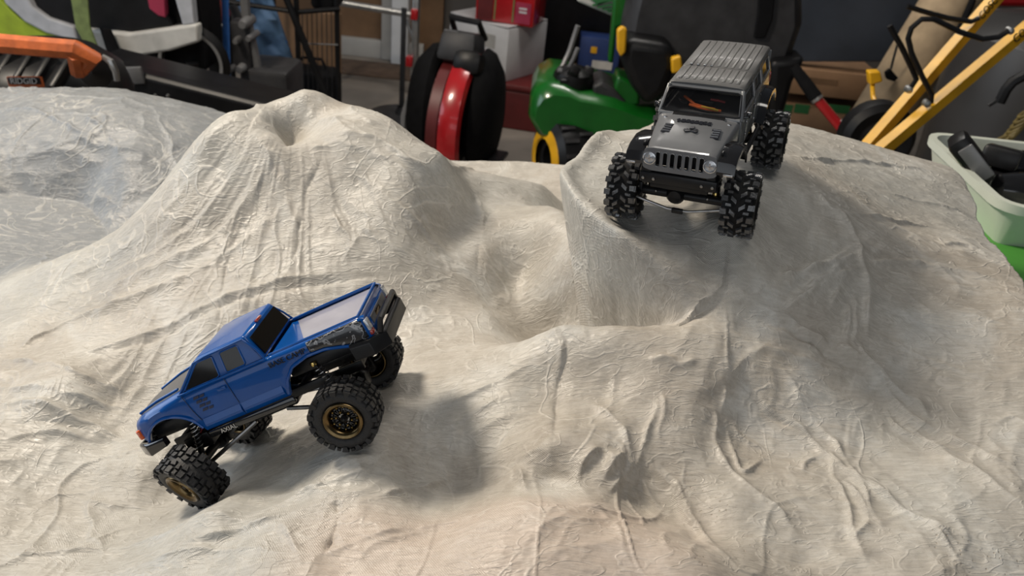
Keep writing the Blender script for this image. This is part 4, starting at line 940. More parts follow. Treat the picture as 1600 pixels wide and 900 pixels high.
# cab
base = [(-33.8, 46, 82.6), (33.8, 46, 82.6), (33.8, -30.5, 82.6), (-33.8, -30.5, 82.6)]
topq = [(-29.2, 19, 103.2), (29.2, 19, 103.2), (29.8, -24, 104.2), (-29.8, -24, 104.2)]
midq = [(-30.0, 21.5, 101.2), (30.0, 21.5, 101.2), (30.6, -25, 101.8), (-30.6, -25, 101.8)]
cb = MB(S).add(base + midq + topq, [(3, 2, 1, 0), (0, 1, 5, 4), (1, 2, 6, 5), (2, 3, 7, 6), (3, 0, 4, 7), (4, 5, 9, 8), (5, 6, 10, 9), (6, 7, 11, 10), (7, 4, 8, 11), (8, 9, 10, 11)])
cabt = cb.build('cab', blue_paint, truck, bevel=.0026, sharp=20)
def cab_x(y, z, off): return 33.8 - (z - 82.6) * (3.5 / 18.9) + off
for s in (-1, 1):
    for nm, poly in (('front_window', [(38.5, 84.6), (7, 84.6), (5.5, 100.4), (19.0, 100.4)]), ('rear_quarter_window', [(0.8, 85.2), (-15.5, 85.2), (-16.2, 100.4), (-.8, 100.4)])):
        o_ = [(s * cab_x(y, z, .25), y, z) for y, z in poly]
        w = MB(S).add(o_ + [(x - s * 1.2, y, z) for x, y, z in o_], [(0, 1, 2, 3), (7, 6, 5, 4), (0, 4, 5, 1), (1, 5, 6, 2), (2, 6, 7, 3), (3, 7, 4, 0)]).build(nm, tint_dark, truck)
        rr = []
        for i in range(4):
            a_, b_ = Vector(o_[i]), Vector(o_[(i + 1) % 4]); rr += [a_ + (b_ - a_) * t for t in (.08, .5, .92)]
        MB(S).tube(rr, .65, 8, closed=True).build('window_surround', blue_paint, w)
    MB(S).tube([(s * cab_x(44, 83.6, .4), 43, 83.9), (s * cab_x(20, 101, .4), 21, 101), (s * 31, 10, 102.2), (s * 31, -22, 102.6), (s * cab_x(-27, 92, .5), -28, 92), (s * 34.6, -31, 83.6)], .8, 8).build('drip_rail', blue_paint, truck)
    MB(S).tube([(s * 35.0, 44, 84.0), (s * 35.3, 4, 84.0), (s * 35.3, -31, 83.8)], .7, 8).build('belt_moulding', blue_paint, truck)
    # sill with a flat upper facet, in two lengths split at the door seam
    for ya, yb in ((37, 5), (3.6, -31)):
        m_ = MB(S); sec = [(35.9, 60.6), (37.3, 56.2), (37.2, 54.4), (35.2, 51.2)]
        m_.add([(s * a, ya, b) for a, b in sec] + [(s * a, yb, b) for a, b in sec], [(0, 1, 5, 4), (1, 2, 6, 5), (2, 3, 7, 6), (0, 3, 2, 1), (4, 5, 6, 7), (3, 0, 4, 7)]).build('side_sill', blue_paint, truck)
    MB(S).tube([(s * 35.9, 4.3, 83), (s * 36.2, 4.3, 70), (s * 36.0, 4.3, 61)], .28, 6).build('door_seam', decal_navy, truck)
    MB(S).tube([(s * 35.9, 41, 83), (s * 36.0, 40, 70), (s * 35.9, 38, 60)], .28, 6).build('door_seam', decal_navy, truck)
    MB(S).box((s * 36.1, 10, 76.5), (.8, 7, 2.2), b=.3).build('door_handle', blue_paint, truck)
    # printed louvres behind the front wheel
    for k in range(4):
        for j in range(2):
            yy, zz = 34.5 - k * .4 - j * 5.4, 76.8 - k * 3.6 - j * .2
            MB(S).prism([(0, 0), (-4.6 + .8 * j, 0), (-5.8 + .8 * j, 2.0), (-1.2, 2.0)], (s * 35.75 - .25, yy, zz), (0, 1, 0), (0, 0, 1), .5).build('printed_louvre', decal_navy, truck)
    # contour print on the rear quarter
    pts = [(-66, 82.0), (-107, 82.0), (-107.5, 69), (-99, 65.6), (-90, 68), (-80, 72.2), (-66, 74.0)]
    m_ = MB(S); n_ = len(pts)
    o_ = [(s * (body_x(y, z) + .35), y, z) for y, z in pts]
    gridp = []
    for yy in np.linspace(-64, -107.5, 22):
        lo_ = zbot(yy) + 2.2; hi_ = 82.6
        gridp.append([(s * (body_x(yy, zz_) + .3), yy, zz_) for zz_ in np.linspace(lo_, hi_, 9)])
    m_.grid(gridp).build('contour_print', topo, truck, solid=.0002)
    arch = [(s * (interp(HW, y) + .2), y, zbot(y) + 1.2) for y in np.linspace(-35, -98, 24)]
    MB(S).tube(arch, 1.2, 8).build('rear_arch_lip', blue_paint, truck)
    arch = [(s * (interp(HW, y) + .1), y, zbot(y) + 1.0) for y in np.linspace(41, 91, 24)]
    MB(S).tube(arch, 1.2, 8).build('front_arch_lip', blue_paint, truck)
for s in (-1, 1):
    fx = frame4((s * 36.35 * S, -46.5 * S, 77.8 * S), (0, s, 0), (0, 0, 1))
    text('bed_lettering', 'BASE CAMP', 5.9 * S, decal_blk, truck, fx, .0003)
    fx = frame4((s * 38.2 * S, 22 * S, 47.0 * S), (0, s, .0), (0, 0, 1))
    sl = MB(S).box((s * 36.2, 2, 47.2), (3.4, 74, 5.4), b=1.2).build('rock_slider', black_gl, truck)
    text('slider_lettering', 'AXIAL', 5.0 * S, silver, sl, fx, .0003)
ww_ = MB(S)
def plate(q4, off): 
    a, b_, c_, d_ = [Vector(v) for v in q4]; nn = (b_ - a).cross(c_ - a).normalized() * off
    return MB(S).add([tuple(v + nn) for v in (a, b_, c_, d_)] + [tuple(v - nn * 2) for v in (a, b_, c_, d_)], [(0, 1, 2, 3), (7, 6, 5, 4), (0, 4, 5, 1), (1, 5, 6, 2), (2, 6, 7, 3), (3, 7, 4, 0)])
plate([(-30, 43.5, 84.8), (30, 43.5, 84.8), (27.4, 23, 100.2), (-27.4, 23, 100.2)], .35).build('windscreen', tint_dark, truck)
plate([(28.5, -30.1, 85.5), (-28.5, -30.1, 85.5), (-27.2, -26.2, 100.6), (27.2, -26.2, 100.6)], .35).build('rear_window', tint_dark, truck)
MB(S).box((0, -24.6, 103.6), (10, 2.4, 1.6), b=.4).build('brake_lamp', lamp_red, truck)
# load bed: rail, blue floor wedge, a reflection painted as grey floor
rail = [(-30.8, -33, 83.6), (-31.2, -70, 83.6), (-30.8, -106, 83.4), (30.8, -106, 83.4), (31.2, -70, 83.6), (30.8, -33, 83.6)]
MB(S).tube(rail, 1.3, 8).build('bed_rail', blue_paint, truck)
MB(S).prism([(-31, -31), (31, -31), (31, -36), (-31, -62)], (0, 0, 78.6), (1, 0, 0), (0, 1, 0), 3.0).build('bed_floor_blue', blue_paint, truck)
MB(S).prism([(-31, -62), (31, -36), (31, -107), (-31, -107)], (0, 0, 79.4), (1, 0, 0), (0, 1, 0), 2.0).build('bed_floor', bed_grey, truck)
# tail: gate, lamps, bumper
tg = MB(S).box((0, -110.2, 73.5), (50, 1.2, 11), b=.5).build('tailgate', blue_paint, truck)
MB(S).box((0, -111, 74.6), (44, .8, 6), b=.3).build('tailgate_band', hood_grey, tg)
MB(S).box((-4, -111.4, 74.6), (14, .6, 3.2), b=.2).build('tailgate_badge', bronze, tg)
for s in (-1, 1):
    tl = MB(S).box((s * 29.8, -109.6, 75.6), (6.4, 3.4, 9), b=1).build('tail_lamp', lamp_clear, truck)
    MB(S).box((s * 29.8, -109.8, 69.4), (6.2, 3.2, 3.6), b=.8).build('red_reflector', lamp_red, tl)
rb = MB(S); path = [(-38.5, -92), (-38.5, -107), (-30, -119), (30, -119), (38.5, -107), (38.5, -92)]; rows = []
for (x, y) in path:
    dx, dy = (0, 4) if abs(y) > 110 else (-math.copysign(4, x), 0)
    z0 = 56.5 if abs(y) < 100 else 55
    rows.append([(x, y, z0), (x, y, z0 + 10), (x + dx * .4, y + dy * .4, z0 + 12), (x + dx, y + dy, z0 + 12), (x + dx, y + dy, z0)])
rb.grid(rows, smooth=False, closed=True); rb.add(rows[0], [tuple(range(5))]); rb.add(rows[-1], [tuple(range(5))])
rbo = rb.build('rear_bumper', black_pl, truck, bevel=.0006)
MB(S).tube([(-31, -115, 66), (-25, -117.5, 73.5), (25, -117.5, 73.5), (31, -115, 66)], 2.2, 8).build('bumper_hoop', black_pl, rbo)
for x in (-20, 20): MB(S).box((x, -117, 61), (3, 3, 5), b=.6).build('tow_lug', brass, rbo)
# nose: grille, lamps, bumper
MB(S).box((0, 95.6, 66.5), (44, 2, 7.5), b=.6).build('front_grille', black_gl, truck)
for s in (-1, 1):
    MB(S).box((s * 23.5, 95.4, 66.5), (8, 2.4, 6.6), b=.8).build('headlamp', lamp_clear, truck)
    MB(S).box((s * 28.6, 92.6, 66.2), (3.4, 5.2, 7.8), (0, 0, R(-s * 38)), b=.9).build('corner_lamp', lamp_orange, truck)
fbm = MB(S); rows = []
for (x, y) in [(-35, 76), (-34.5, 92), (-26, 102.5), (26, 102.5), (34.5, 92), (35, 76)]:
    dx, dy = (0, -5) if y > 98 else (-math.copysign(5, x), -1)
    rows.append([(x, y, 48.5 + (3 if y < 80 else 0)), (x, y, 57), (x + dx * .3, y + dy * .3, 58.6), (x + dx, y + dy, 58.6), (x + dx, y + dy, 48.5 + (3 if y < 80 else 0))])
fbm.grid(rows, smooth=False, closed=True); fbm.add(rows[0], [tuple(range(5))]); fbm.add(rows[-1], [tuple(range(5))])
fbm.build('front_bumper', black_gl, truck, bevel=.0008)
MB(S).box((0, 66, 60), (46, 44, 12), b=2).build('inner_wing', black_pl, truck)
MB(S).box((0, -64, 62), (44, 60, 10), b=2).build('bed_underside', black_pl, truck)
MB(S).box((0, 10, 55), (50, 56, 6), b=2).build('floor_pan', black_pl, truck)
MB(S).box((-16, 60, 40), (16, 22, 12), b=1.4).build('steering_servo', black_pl, truck)
MB(S).tube([(-18, 52, 50), (-24, 58, 44), (-20, 66, 40)], 1.1, 8).build('servo_wire', wire_red, truck)
# ------------------------------------------------------------------ the garage
concrete = mat('garage_concrete', (.24, .21, .18), .7, noise=.5, scale=3, bump=.3, bscale=60)
wall_m = mat('dark_wall_board', (.085, .075, .068), .8, noise=.5, scale=2)
white_m = mat('white_trim_paint', (.70, .71, .72), .45, noise=.15, scale=8)
greytrim = mat('grey_trim_paint', (.38, .37, .35), .5, noise=.2, scale=8)
wood_m = mat('brown_door_wood', (.20, .115, .06), .55, noise=.5, scale=6)
blk = mat('background_black_plastic', (.008, .008, .009), .4, noise=.5, scale=25, spec=.3)
blk_soft = mat('background_black_fabric', (.006, .006, .007), .8, noise=.5, scale=30, spec=.15)
dgrey = mat('dark_grey_plastic', (.034, .034, .037), .5, noise=.5, scale=20, bump=.2, spec=.4)
mgrey = mat('mid_grey_metal', (.20, .20, .205), .4, .3, noise=.4, scale=15)
alu = mat('brushed_aluminium', (.55, .55, .54), .35, .9, noise=.3, scale=30)
red_m = mat('red_gloss', (.42, .012, .016), .25, noise=.25, scale=15, coat=.5)
dred = mat('dark_red_paint', (.11, .012, .012), .45, noise=.4, scale=12)
orange_m = mat('orange_plastic', (.52, .115, .022), .5, noise=.5, scale=40, bump=.3)
green_m = mat('mower_green', (.006, .115, .012), .28, noise=.35, scale=12, coat=.5)
yellow_m = mat('yellow_enamel', (.72, .38, .012), .38, noise=.3, scale=15)
lime_m = mat('lime_fabric', (.30, .40, .02), .7, noise=.3, scale=25)
silverfab = mat('silver_fabric', (.42, .43, .46), .6, noise=.3, scale=25)
whitefab = mat('white_fabric', (.52, .51, .48), .7, noise=.3, scale=20)
olive_m = mat('olive_webbing', (.16, .21, .07), .75, noise=.4, scale=40)
blue_m = mat('blue_tarp', (.085, .17, .31), .55, noise=.5, scale=8, bump=.3, bscale=14)
bluepole_m = mat('blue_enamel', (.05, .19, .58), .4, noise=.3, scale=12)
card_m = mat('cardboard', (.30, .175, .095), .85, noise=.25, scale=10)
cardwhite = mat('white_carton', (.56, .56, .57), .6, noise=.25, scale=8)
greenprint = mat('green_print', (.03, .16, .05), .6, noise=.3, scale=14)
tan_m = mat('tan_carpet_backing', (.40, .30, .19), .9, noise=.35, scale=18, bump=.3)
slate_m = mat('slate_blue_board', (.045, .055, .075), .55, noise=.4, scale=6)
tubm = mat('pale_green_plastic', (.62, .66, .58), .4, noise=.15, scale=10)
greentop_m = mat('green_table_top', (.075, .30, .045), .45, noise=.3, scale=10)
coil_m = mat('brass_coil_hose', (.16, .12, .035), .5, noise=.4, scale=40)
rugm = mat('brown_door_mat', (.10, .065, .045), .9, noise=.5, scale=20)
ply = mat('plywood', (.36, .25, .15), .7, noise=.4, scale=9)
magenta = mat('crimson_cloth', (.33, .02, .06), .7, noise=.3, scale=20)

def struct(name, mb, m, parent=None):
    o = mb.build(name, m, parent)
    if not parent: o['kind'] = 'structure'
    return o
struct('floor', MB().box((0, 1.5, -.05), (12, 10, .1)), concrete)
struct('wall_back', MB().box((0, 4.80, 1.4), (12, .1, 2.8)), wall_m)
struct('wall_right', MB().box((3.9, 3.0, 1.4), (.1, 5.5, 2.8)), wall_m)

def base_of(px, py, Y):
    p = at(px, py, Y); return Vector((p.x, p.y, 0))
def slab(name, m, root, poly, Y, thick, bevel=0.0, Y2=None, lab=None):
    """outline seen in the plane at distance Y, given its true thickness going back"""
    pts = [at(a, b, Y if Y2 is None else Y + (Y2 - Y) * k / max(1, len(poly) - 1)) for k, (a, b) in enumerate(poly)]
    off = root.location if root else Vector((0, 0, 0)); n_ = len(pts)
    vs = [tuple(p - off) for p in pts] + [tuple(p - off + Vector((0, thick, 0))) for p in pts]
    mb = MB().add(vs, [tuple(range(n_)), tuple(reversed(range(n_, 2 * n_)))] + [(k, (k + 1) % n_, n_ + (k + 1) % n_, n_ + k) for k in range(n_)])
    o = mb.build(name, m, root, bevel=bevel)
    if lab: o['label'] = lab
    return o
def rod(name, m, root, pts, r, n=10):
    off = root.location if root else Vector((0, 0, 0))
    return MB().tube([Vector(p) - off for p in pts], r, n).build(name, m, root)

# table carrying the course
t = thing('work_table', (-.2, .75, 0), 'plywood work table underneath the plaster course', 'table')
tp = [(-.55, .24), (.29, .24), (.47, .93), (-.93, 1.36)]
MB().prism([(x + .2, y - .75) for x, y in tp], (0, 0, .705), (1, 0, 0), (0, 1, 0), .035).build('table_top', ply, t)
for x, y in ((-.5, .3), (.25, .3), (.42, .88), (-.85, 1.3)):
    MB().box((x + .2, y - .75, .3525), (.06, .06, .705), b=.004).build('leg', ply, t)

# doorway far behind
door = struct('door_1', MB().box((at(552, 50, 4.7).x, 4.73, 1.0), (1.0, .05, 2.0), b=.01), wood_m)
tr1 = struct('trim_1', MB().box((at(605, 70, 4.65).x, 4.70, 1.05), (.07, .1, 2.1), b=.008), greytrim)
tr2 = struct('trim_2', MB().box((at(624, 70, 4.6).x, 4.66, 1.05), (.09, .14, 2.1), b=.008), white_m)
p = at(560, 92, 4.6); struct('baseboard_back', MB().box((p.x - .35, 4.69, .05), (1.4, .05, .1), b=.005), greytrim)
m_ = MB().box((0, 0, .008), (.6, .25, .016), b=.004).build('door_mat', rugm, None, base_of(575, 112, 4.42))
tag(m_, 'dark brown mat lying before the far wooden door', 'mat')
pp = base_of(628, 150, 3.70)
disc = MB().lathe([(0, .0), (.16, 0), (.165, .01), (.15, .022), (.03, .03), (.02, .06)], n=32).cyl((0, 0, .05), (0, 0, .5), .012, 10)
tag(disc.build('round_stand_base', dgrey, None, pp), 'round dark stand base on the concrete left of the red and black unicycle', 'stand')

# shop vacuum, left edge
c0 = at(62, 118, 1.78); v = thing('shop_vacuum', (c0.x, c0.y, 0), 'black shop vacuum lid with bulky orange carry handle at the left edge', 'vacuum')
zt_ = c0.z
MB().lathe([(0, .02), (.15, .02), (.165, .05), (.175, zt_ - .12), (.185, zt_ - .1), (.185, zt_ - .09), (0, zt_ - .09)], n=40).build('drum', blk, v)
MB().lathe([(.188, zt_ - .09), (.19, zt_ - .03), (.175, zt_ + .02), (.13, zt_ + .055), (.06, zt_ + .065), (0, zt_ + .066)], n=40).build('lid', blk, v)
for k in range(7):
    x = -.12 + k * .04
    MB().box((x, -.112, zt_ + .048), (.013, .10, .03), (R(30), R(8), 0), b=.004).build('lid_rib', blk, v)
A, B, C_, D = [at(a, b, y) - v.location for a, b, y in ((-60, 62, 1.56), (0, 68, 1.56), (120, 78, 1.56), (142, 90, 1.57))]
h = MB().tube([A, B, C_, D, at(128, 106, 1.58) - v.location], [.020, .019, .019, .020, .016], 8).build('handle', orange_m, v)
MB().tube([at(118, 84, 1.555) - v.location, at(124, 112, 1.58) - v.location], .017, 8).build('handle_foot', orange_m, h)
MB().tube([at(160, 88, 1.6) - v.location, at(173, 96, 1.6) - v.location, at(181, 112, 1.6) - v.location, at(183, 126, 1.6) - v.location], [.005, .007, .007, .006], 8).build('wire_latch', alu, v)
MB().lathe([(0, .02), (.03, .015), (.035, -.02), (0, -.03)], tuple(at(155, 108, 1.64) - v.location), 'Y', 18).build('hose_port', blk, v)
lp = at(40, 128, 1.575) - v.location
pl = MB().box(tuple(lp), (.072, .006, .022), (0, R(-6), 0), b=.003).build('badge', orange_m, v)
MB().box(tuple(lp + Vector((0, -.003, .003))), (.066, .004, .014), (0, R(-6), 0), b=.002).build('badge_field', blk, v)
text('badge_lettering', 'RIDGID', .0165, whitefab, v, frame4(lp + Vector((0, -.006, .003)), (1, 0, .1), (0, .2, 1)), .0006)
text('capacity_lettering', '6.5HP', .012, greytrim, v, frame4(at(110, 142, 1.575) - v.location, (1, 0, -.15), (0, .2, 1)), .0006)

# long black beam
A, B = at(160, 92, 2.14), at(480, 172, 2.08)
b_ = thing('folding_ramp', (0, 2.1, 0), 'long black plastic ramp behind the shop vacuum, sloping down to the right', 'ramp')
u_ = (B - A).normalized(); wv_ = Vector((.05, 1, 0)).normalized(); nn = u_.cross(wv_).normalized()
nn = nn if nn.z > 0 else -nn
secs = [(-.03, -.10), (-.035, -.012), (-.025, .0), (.02, .0), (.03, -.02), (.19, -.03), (.2, -.10)]
rows = [[tuple(P + wv_ * a + nn * z - b_.location) for a, z in secs] for P in (A - u_ * .05, A + (B - A) * .33, A + (B - A) * .66, B + u_ * .08)]
MB().grid(rows, False, closed=True).add(rows[0], [tuple(range(7))]).add(rows[-1], [tuple(range(7))]).build('deck', blk, b_, bevel=.004)
for q in (A + u_ * .12, B - u_ * .1):
    MB().box((q.x - b_.location.x, q.y + .08 - b_.location.y, (q.z - .1) / 2), (.04, .12, q.z - .1), b=.004).build('leg', blk, b_)
sp = at(208, 118, 2.09); MB().box(tuple(sp - b_.location), (.055, .012, .045), (0, R(-8), 0), b=.004).build('end_plate', mgrey, b_)
for a, bb in ((242, 150), (262, 150)): MB().lathe([(0, -.004), (.004, -.003), (.005, .004)], tuple(at(a, bb, 2.075) - b_.location), 'Y', 10).build('rivet', alu, b_)

# child bicycle trailer
c0 = base_of(170, 60, 2.5); tr = thing('bicycle_trailer', c0, 'lime and silver child bicycle trailer with black mesh window at the top left', 'bicycle trailer')
slab('body', blk_soft, tr, [(-60, -60), (300, -60), (312, 40), (316, 118), (180, 128), (100, 100), (-60, 90)], 2.54, .2, .02)
slab('side_panel', lime_m, tr, [(-60, -30), (0, 0), (30, 28), (70, 48), (118, 64), (118, 74), (-60, 72)], 2.50, .03, .006)
slab('silver_band', silverfab, tr, [(-10, -30), (28, -30), (50, 10), (75, 28), (115, 42), (122, 66), (72, 52), (38, 34), (8, 6)], 2.49, .03, .006)
slab('mesh_window', blk, tr, [(38, -40), (222, -40), (270, 40), (205, 51), (140, 45), (78, 28), (56, 10)], 2.505, .03, .006)
slab('window_flap', magenta, tr, [(222, -40), (255, -40), (259, 28), (247, 25), (233, 14)], 2.50, .025, .004)
slab('window_edge', silverfab, tr, [(262, -40), (297, -40), (305, 38), (285, 40)], 2.495, .03, .006)
slab('lower_band', whitefab, tr, [(128, 45), (200, 53), (308, 38), (311, 66), (265, 80), (200, 90), (150, 80), (135, 70)], 2.48, .04, .008)
slab('strap', blk_soft, tr, [(155, 44), (172, 46), (193, 94), (170, 92)], 2.46, .008, .002)
w_ = MB(); w_.lathe([(.100, -.012), (.104, 0), (.100, .012), (.090, .012), (.088, 0), (.090, -.012)], tuple(at(300, 98, 2.52) - c0), 'Y', 36, closed=True); w_.build('wheel_rim', alu, tr)
MB().lathe([(.104, -.016), (.120, 0), (.104, .016)], tuple(at(300, 98, 2.52) - c0), 'Y', 36).build('tyre', blk, tr)
wl = at(300, 98, 2.52); MB().cyl((wl.x - c0.x, wl.y - c0.y, 0), (wl.x - c0.x, wl.y - c0.y, wl.z), .02, 8).build('stand_leg', blk, tr)
sb = slab('webbing_strap', olive_m, None, [(106, -30), (134, -30), (140, 40), (152, 72), (134, 72), (118, 44)], 2.42, .006, .002)
tag(sb, 'olive green webbing strap hanging in front of the bicycle trailer', 'strap')
rw = thing('racket_bag', base_of(318, 20, 2.82), 'red and white bag beside the bicycle trailer', 'bag')
slab('red_side', red_m, rw, [(302, -40), (330, -40), (326, 20), (312, 30), (304, 22)], 2.80, .12, .02)
slab('white_side', whitefab, rw, [(298, -40), (318, -40), (318, 10), (303, 20)], 2.78, .05, .01)
slab('lower_pocket', dred, rw, [(308, 24), (328, 10), (345, 36), (326, 50), (310, 54)], 2.80, .14, .02)
ft = at(320, 50, 2.8); MB().box((0, .08, ft.z / 2), (.05, .05, ft.z), b=.01).build('base_leg', blk, rw)
bpole = rod('pole', bluepole_m, None, [at(352, -60, 2.75), at(352, 10, 2.75), Vector((at(346, 130, 2.75).x, 2.75, 0))], .011)
tag(bpole, 'bright blue enamelled pole standing between the trailer and the wire rack', 'pole')
gm = thing('pressure_washer', base_of(410, 110, 2.62), 'grey machine with silver knobs behind the blue pole', 'machine')
p = at(405, 110, 2.62); MB().box((0, .1, p.z * .5), (.16, .2, p.z), b=.02).build('casing', dgrey, gm)
for a, bb, r_ in ((383, 36, .03), (392, 58, .02), (364, 106, .018), (378, 106, .026), (372, 62, .02)):
    q_ = at(a, bb, 2.62) - gm.location; r_ *= .55; MB().lathe([(0, -.03), (r_ * .7, -.03), (r_, -.01), (r_, .06)], tuple(q_), 'Y', 14).build('knob', mgrey, gm)
q_ = at(380, 70, 2.66) - gm.location; MB().box(tuple(q_), (.06, .06, .16), b=.01).build('pump_head', dgrey, gm)
q_ = at(384, 20, 2.66) - gm.location; MB().tube([q_ + Vector((0, 0, .1)), q_, q_ - Vector((-.03, 0, .2))], .016, 8).build('pump_tube', mgrey, gm)

# wire rack with a blue tarp slung inside
rk = thing('wire_rack', base_of(450, 80, 3.1), 'black wire rack with upright posts left of the brown door', 'rack')
def fl(px, Y): 
    p = at(px, 150, Y); return Vector((p.x, p.y, 0))
for (a, Y, top) in ((465, 3.05, -60), (527, 3.15, -40), (360, 3.05, -60), (430, 3.45, -60)):
    p = at(a, 60, Y); rod('post', blk, rk, [Vector((p.x, Y, 0)), Vector((p.x, Y, at(a, top, Y).z))], .010, 8)
rod('top_bar', blk, rk, [at(350, 2, 3.05), at(465, 19, 3.05)], .009, 8); rod('top_bar', blk, rk, [at(465, 19, 3.05), at(530, 14, 3.15)], .009, 8)
rod('brace', blk, rk, [at(440, -20, 3.02), at(512, 155, 3.02)], .013, 8); rod('brace', dgrey, rk, [at(362, 8, 3.0), at(424, 150, 3.0)], .013, 8)
for k in range(7): rod('grid_wire', dgrey, rk, [at(472 + k * 7.6, 16, 3.14), at(475 + k * 7.4, 160, 3.14)], .0022, 6)
rod('grid_wire', mgrey, rk, [at(470, 68, 3.135), at(528, 70, 3.135)], .003, 6)
tarp = thing('tarpaulin', base_of(440, 80, 3.25), 'blue folded tarpaulin slanting inside the wire rack', 'tarpaulin')
rows = []
for i in range(11):
    t_ = i / 10; l_ = (366 + t_ * 60, -20 + t_ * 180); r_ = (418 + t_ * 62, -20 + t_ * 180)
    rows.append([tuple(at(l_[0] + (r_[0] - l_[0]) * s_, l_[1] - 6 * s_, 3.2 + .02 * math.sin(i * 2.3 + s_ * 5)) - tarp.location) for s_ in np.linspace(0, 1, 7)])
MB().grid(rows).build('sheet', blue_m, tarp, solid=.02)
for a in (2, 5, 8): MB().tube([Vector(q) + Vector((0, -.012, 0)) for q in rows[a]], .004, 6).build('fold_seam', bluepole_m, tarp)
p0_ = Vector(rows[-1][3]) ; MB().box((p0_.x, p0_.y + .06, (p0_.z) / 2), (.2, .06, p0_.z), b=.01).build('hanging_end', blue_m, tarp)
bb = thing('storage_bag', at(505, 2, 3.2), 'small black bag on top of the wire rack', 'bag')
slab('pouch', blk_soft, bb, [(482, -40), (526, -40), (526, 16), (512, 20), (484, 14)], 3.17, .14, .02); slab('flap', blk, bb, [(486, -40), (522, -40), (520, -6), (488, -8)], 3.155, .015, .004)
cp_ = slab('hardboard_sheet', wood_m, None, [(428, 16), (532, 22), (532, 175), (440, 175)], 3.55, .02, .003); tag(cp_, 'brown hardboard sheet leaning behind the wire rack', 'board')
p = base_of(480, 150, 3.4)
blkb = thing('tool_bag', (p.x, 3.42, 0), 'black soft bag at the foot of the wire rack', 'bag')
zz = at(490, 120, 3.3).z; MB().box((.03, 0, zz / 2), (.2, .16, zz), b=.03).build('bag_body', blk_soft, blkb); MB().tube([(-.04, 0, zz), (-.02, 0, zz + .04), (.06, 0, zz + .04), (.08, 0, zz)], .006, 8).build('carry_loop', blk_soft, blkb)

# aluminium ladder
ld = thing('folding_ladder', base_of(648, 90, 4.1), 'aluminium folding ladder with red end caps right of the door frame', 'ladder')
zt_ = at(648, -40, 4.1).z
MB().box((0, 0, zt_ / 2), (.030, .06, zt_), b=.004).build('rail', alu, ld)
for a in (22, 95):
    q_ = at(648 if a < 50 else 640, a, 4.07) - ld.location; MB().box(tuple(q_), (.034, .05, .05), b=.006).build('red_clamp', red_m, ld)
rod('rung', alu, ld, [at(520, 2, 4.1), at(645, 23, 4.1)], .017)
rod('strut', alu, ld, [at(634, 30, 4.12), at(645, 60, 4.12)], .007)
rod('rear_rail', alu, ld, [at(524, -10, 4.12), Vector((at(524, 60, 4.12).x, 4.15, 0))], .015)

# electric unicycle
uc = thing('electric_unicycle', base_of(715, 170, 3.05), 'electric unicycle with black side pads and glossy red wheel cover', 'unicycle', (0, 0, R(-12)))
UZ = .235
MB().lathe([(.15, -.026), (.19, -.030), (.222, -.02), (.23, 0), (.222, .02), (.19, .030), (.15, .026)], (0, 0, UZ), 'X', 48, closed=True).build('tyre', blk, uc)
MB().lathe([(.240, -.042), (.262, -.034), (.270, 0), (.262, .034), (.240, .042), (.236, .03), (.236, -.03)], (.045, 0, UZ + .02), 'X', 40, closed=True, a0=R(25), a1=R(225)).build('wheel_cover', red_m, uc)
MB().lathe([(.19, -.03), (.245, -.02), (.245, .02), (.19, .03)], (-.02, 0, UZ + .015), 'X', 40, closed=True, a0=R(25), a1=R(225)).build('inner_cover', dred, uc)
for s, th in ((-1, .10), (1, .07)):
    x0 = .01 + s * .085
    prof = [(0, s * th), (.10, s * th), (.17, s * th * .8), (.215, s * th * .35), (.225, 0), (.2, -s * .02)]
    sh = MB()
    rows = []
    for i in range(33):
        a = 2 * math.pi * i / 32
        rows.append([(x0 + hgt, r_ * math.cos(a) * .80, UZ + .045 + r_ * math.sin(a) * (1.12 if math.sin(a) > 0 else .95)) for r_, hgt in prof])
    sh.grid(rows).build('side_pad', blk_soft, uc)
MB().tube([(-.17, -.12, .18), (-.178, -.10, .26), (-.172, -.07, .33)], [.008, .012, .008], 8).build('side_glint', mgrey, uc)  # grey strip added as a painted highlight along the pad
hdz = .50
hd_ = MB().box((.01, -.02, hdz + .03), (.15, .17, .11), (R(-14), 0, 0), b=.022, taper=.85).build('head_unit', dgrey, uc)
MB().box((.06, -.09, hdz - .005), (.11, .09, .09), (R(-20), 0, 0), b=.03).build('headlight_pod', blk, uc)
MB().tube([(-.05, .08, hdz + .05), (-.05, .02, hdz + .12), (.06, .0, hdz + .12), (.07, .06, hdz + .05)], .012, 8).build('trolley_handle', blk, uc)
MB().box((-.02, -.045, hdz + .088), (.05, .05, .004), (R(-14), 0, 0)).build('display', mgrey, uc)
for a in ((-.09, -.05, hdz - .02), (-.05, -.10, hdz - .08)): MB().lathe([(0, .008), (.008, .006), (.010, -.004)], a, 'Y', 10).build('button', alu, uc)
for s in (-1, 1): MB().box((s * .15, -.02, .13), (.10, .16, .018), b=.006).build('pedal', blk, uc)

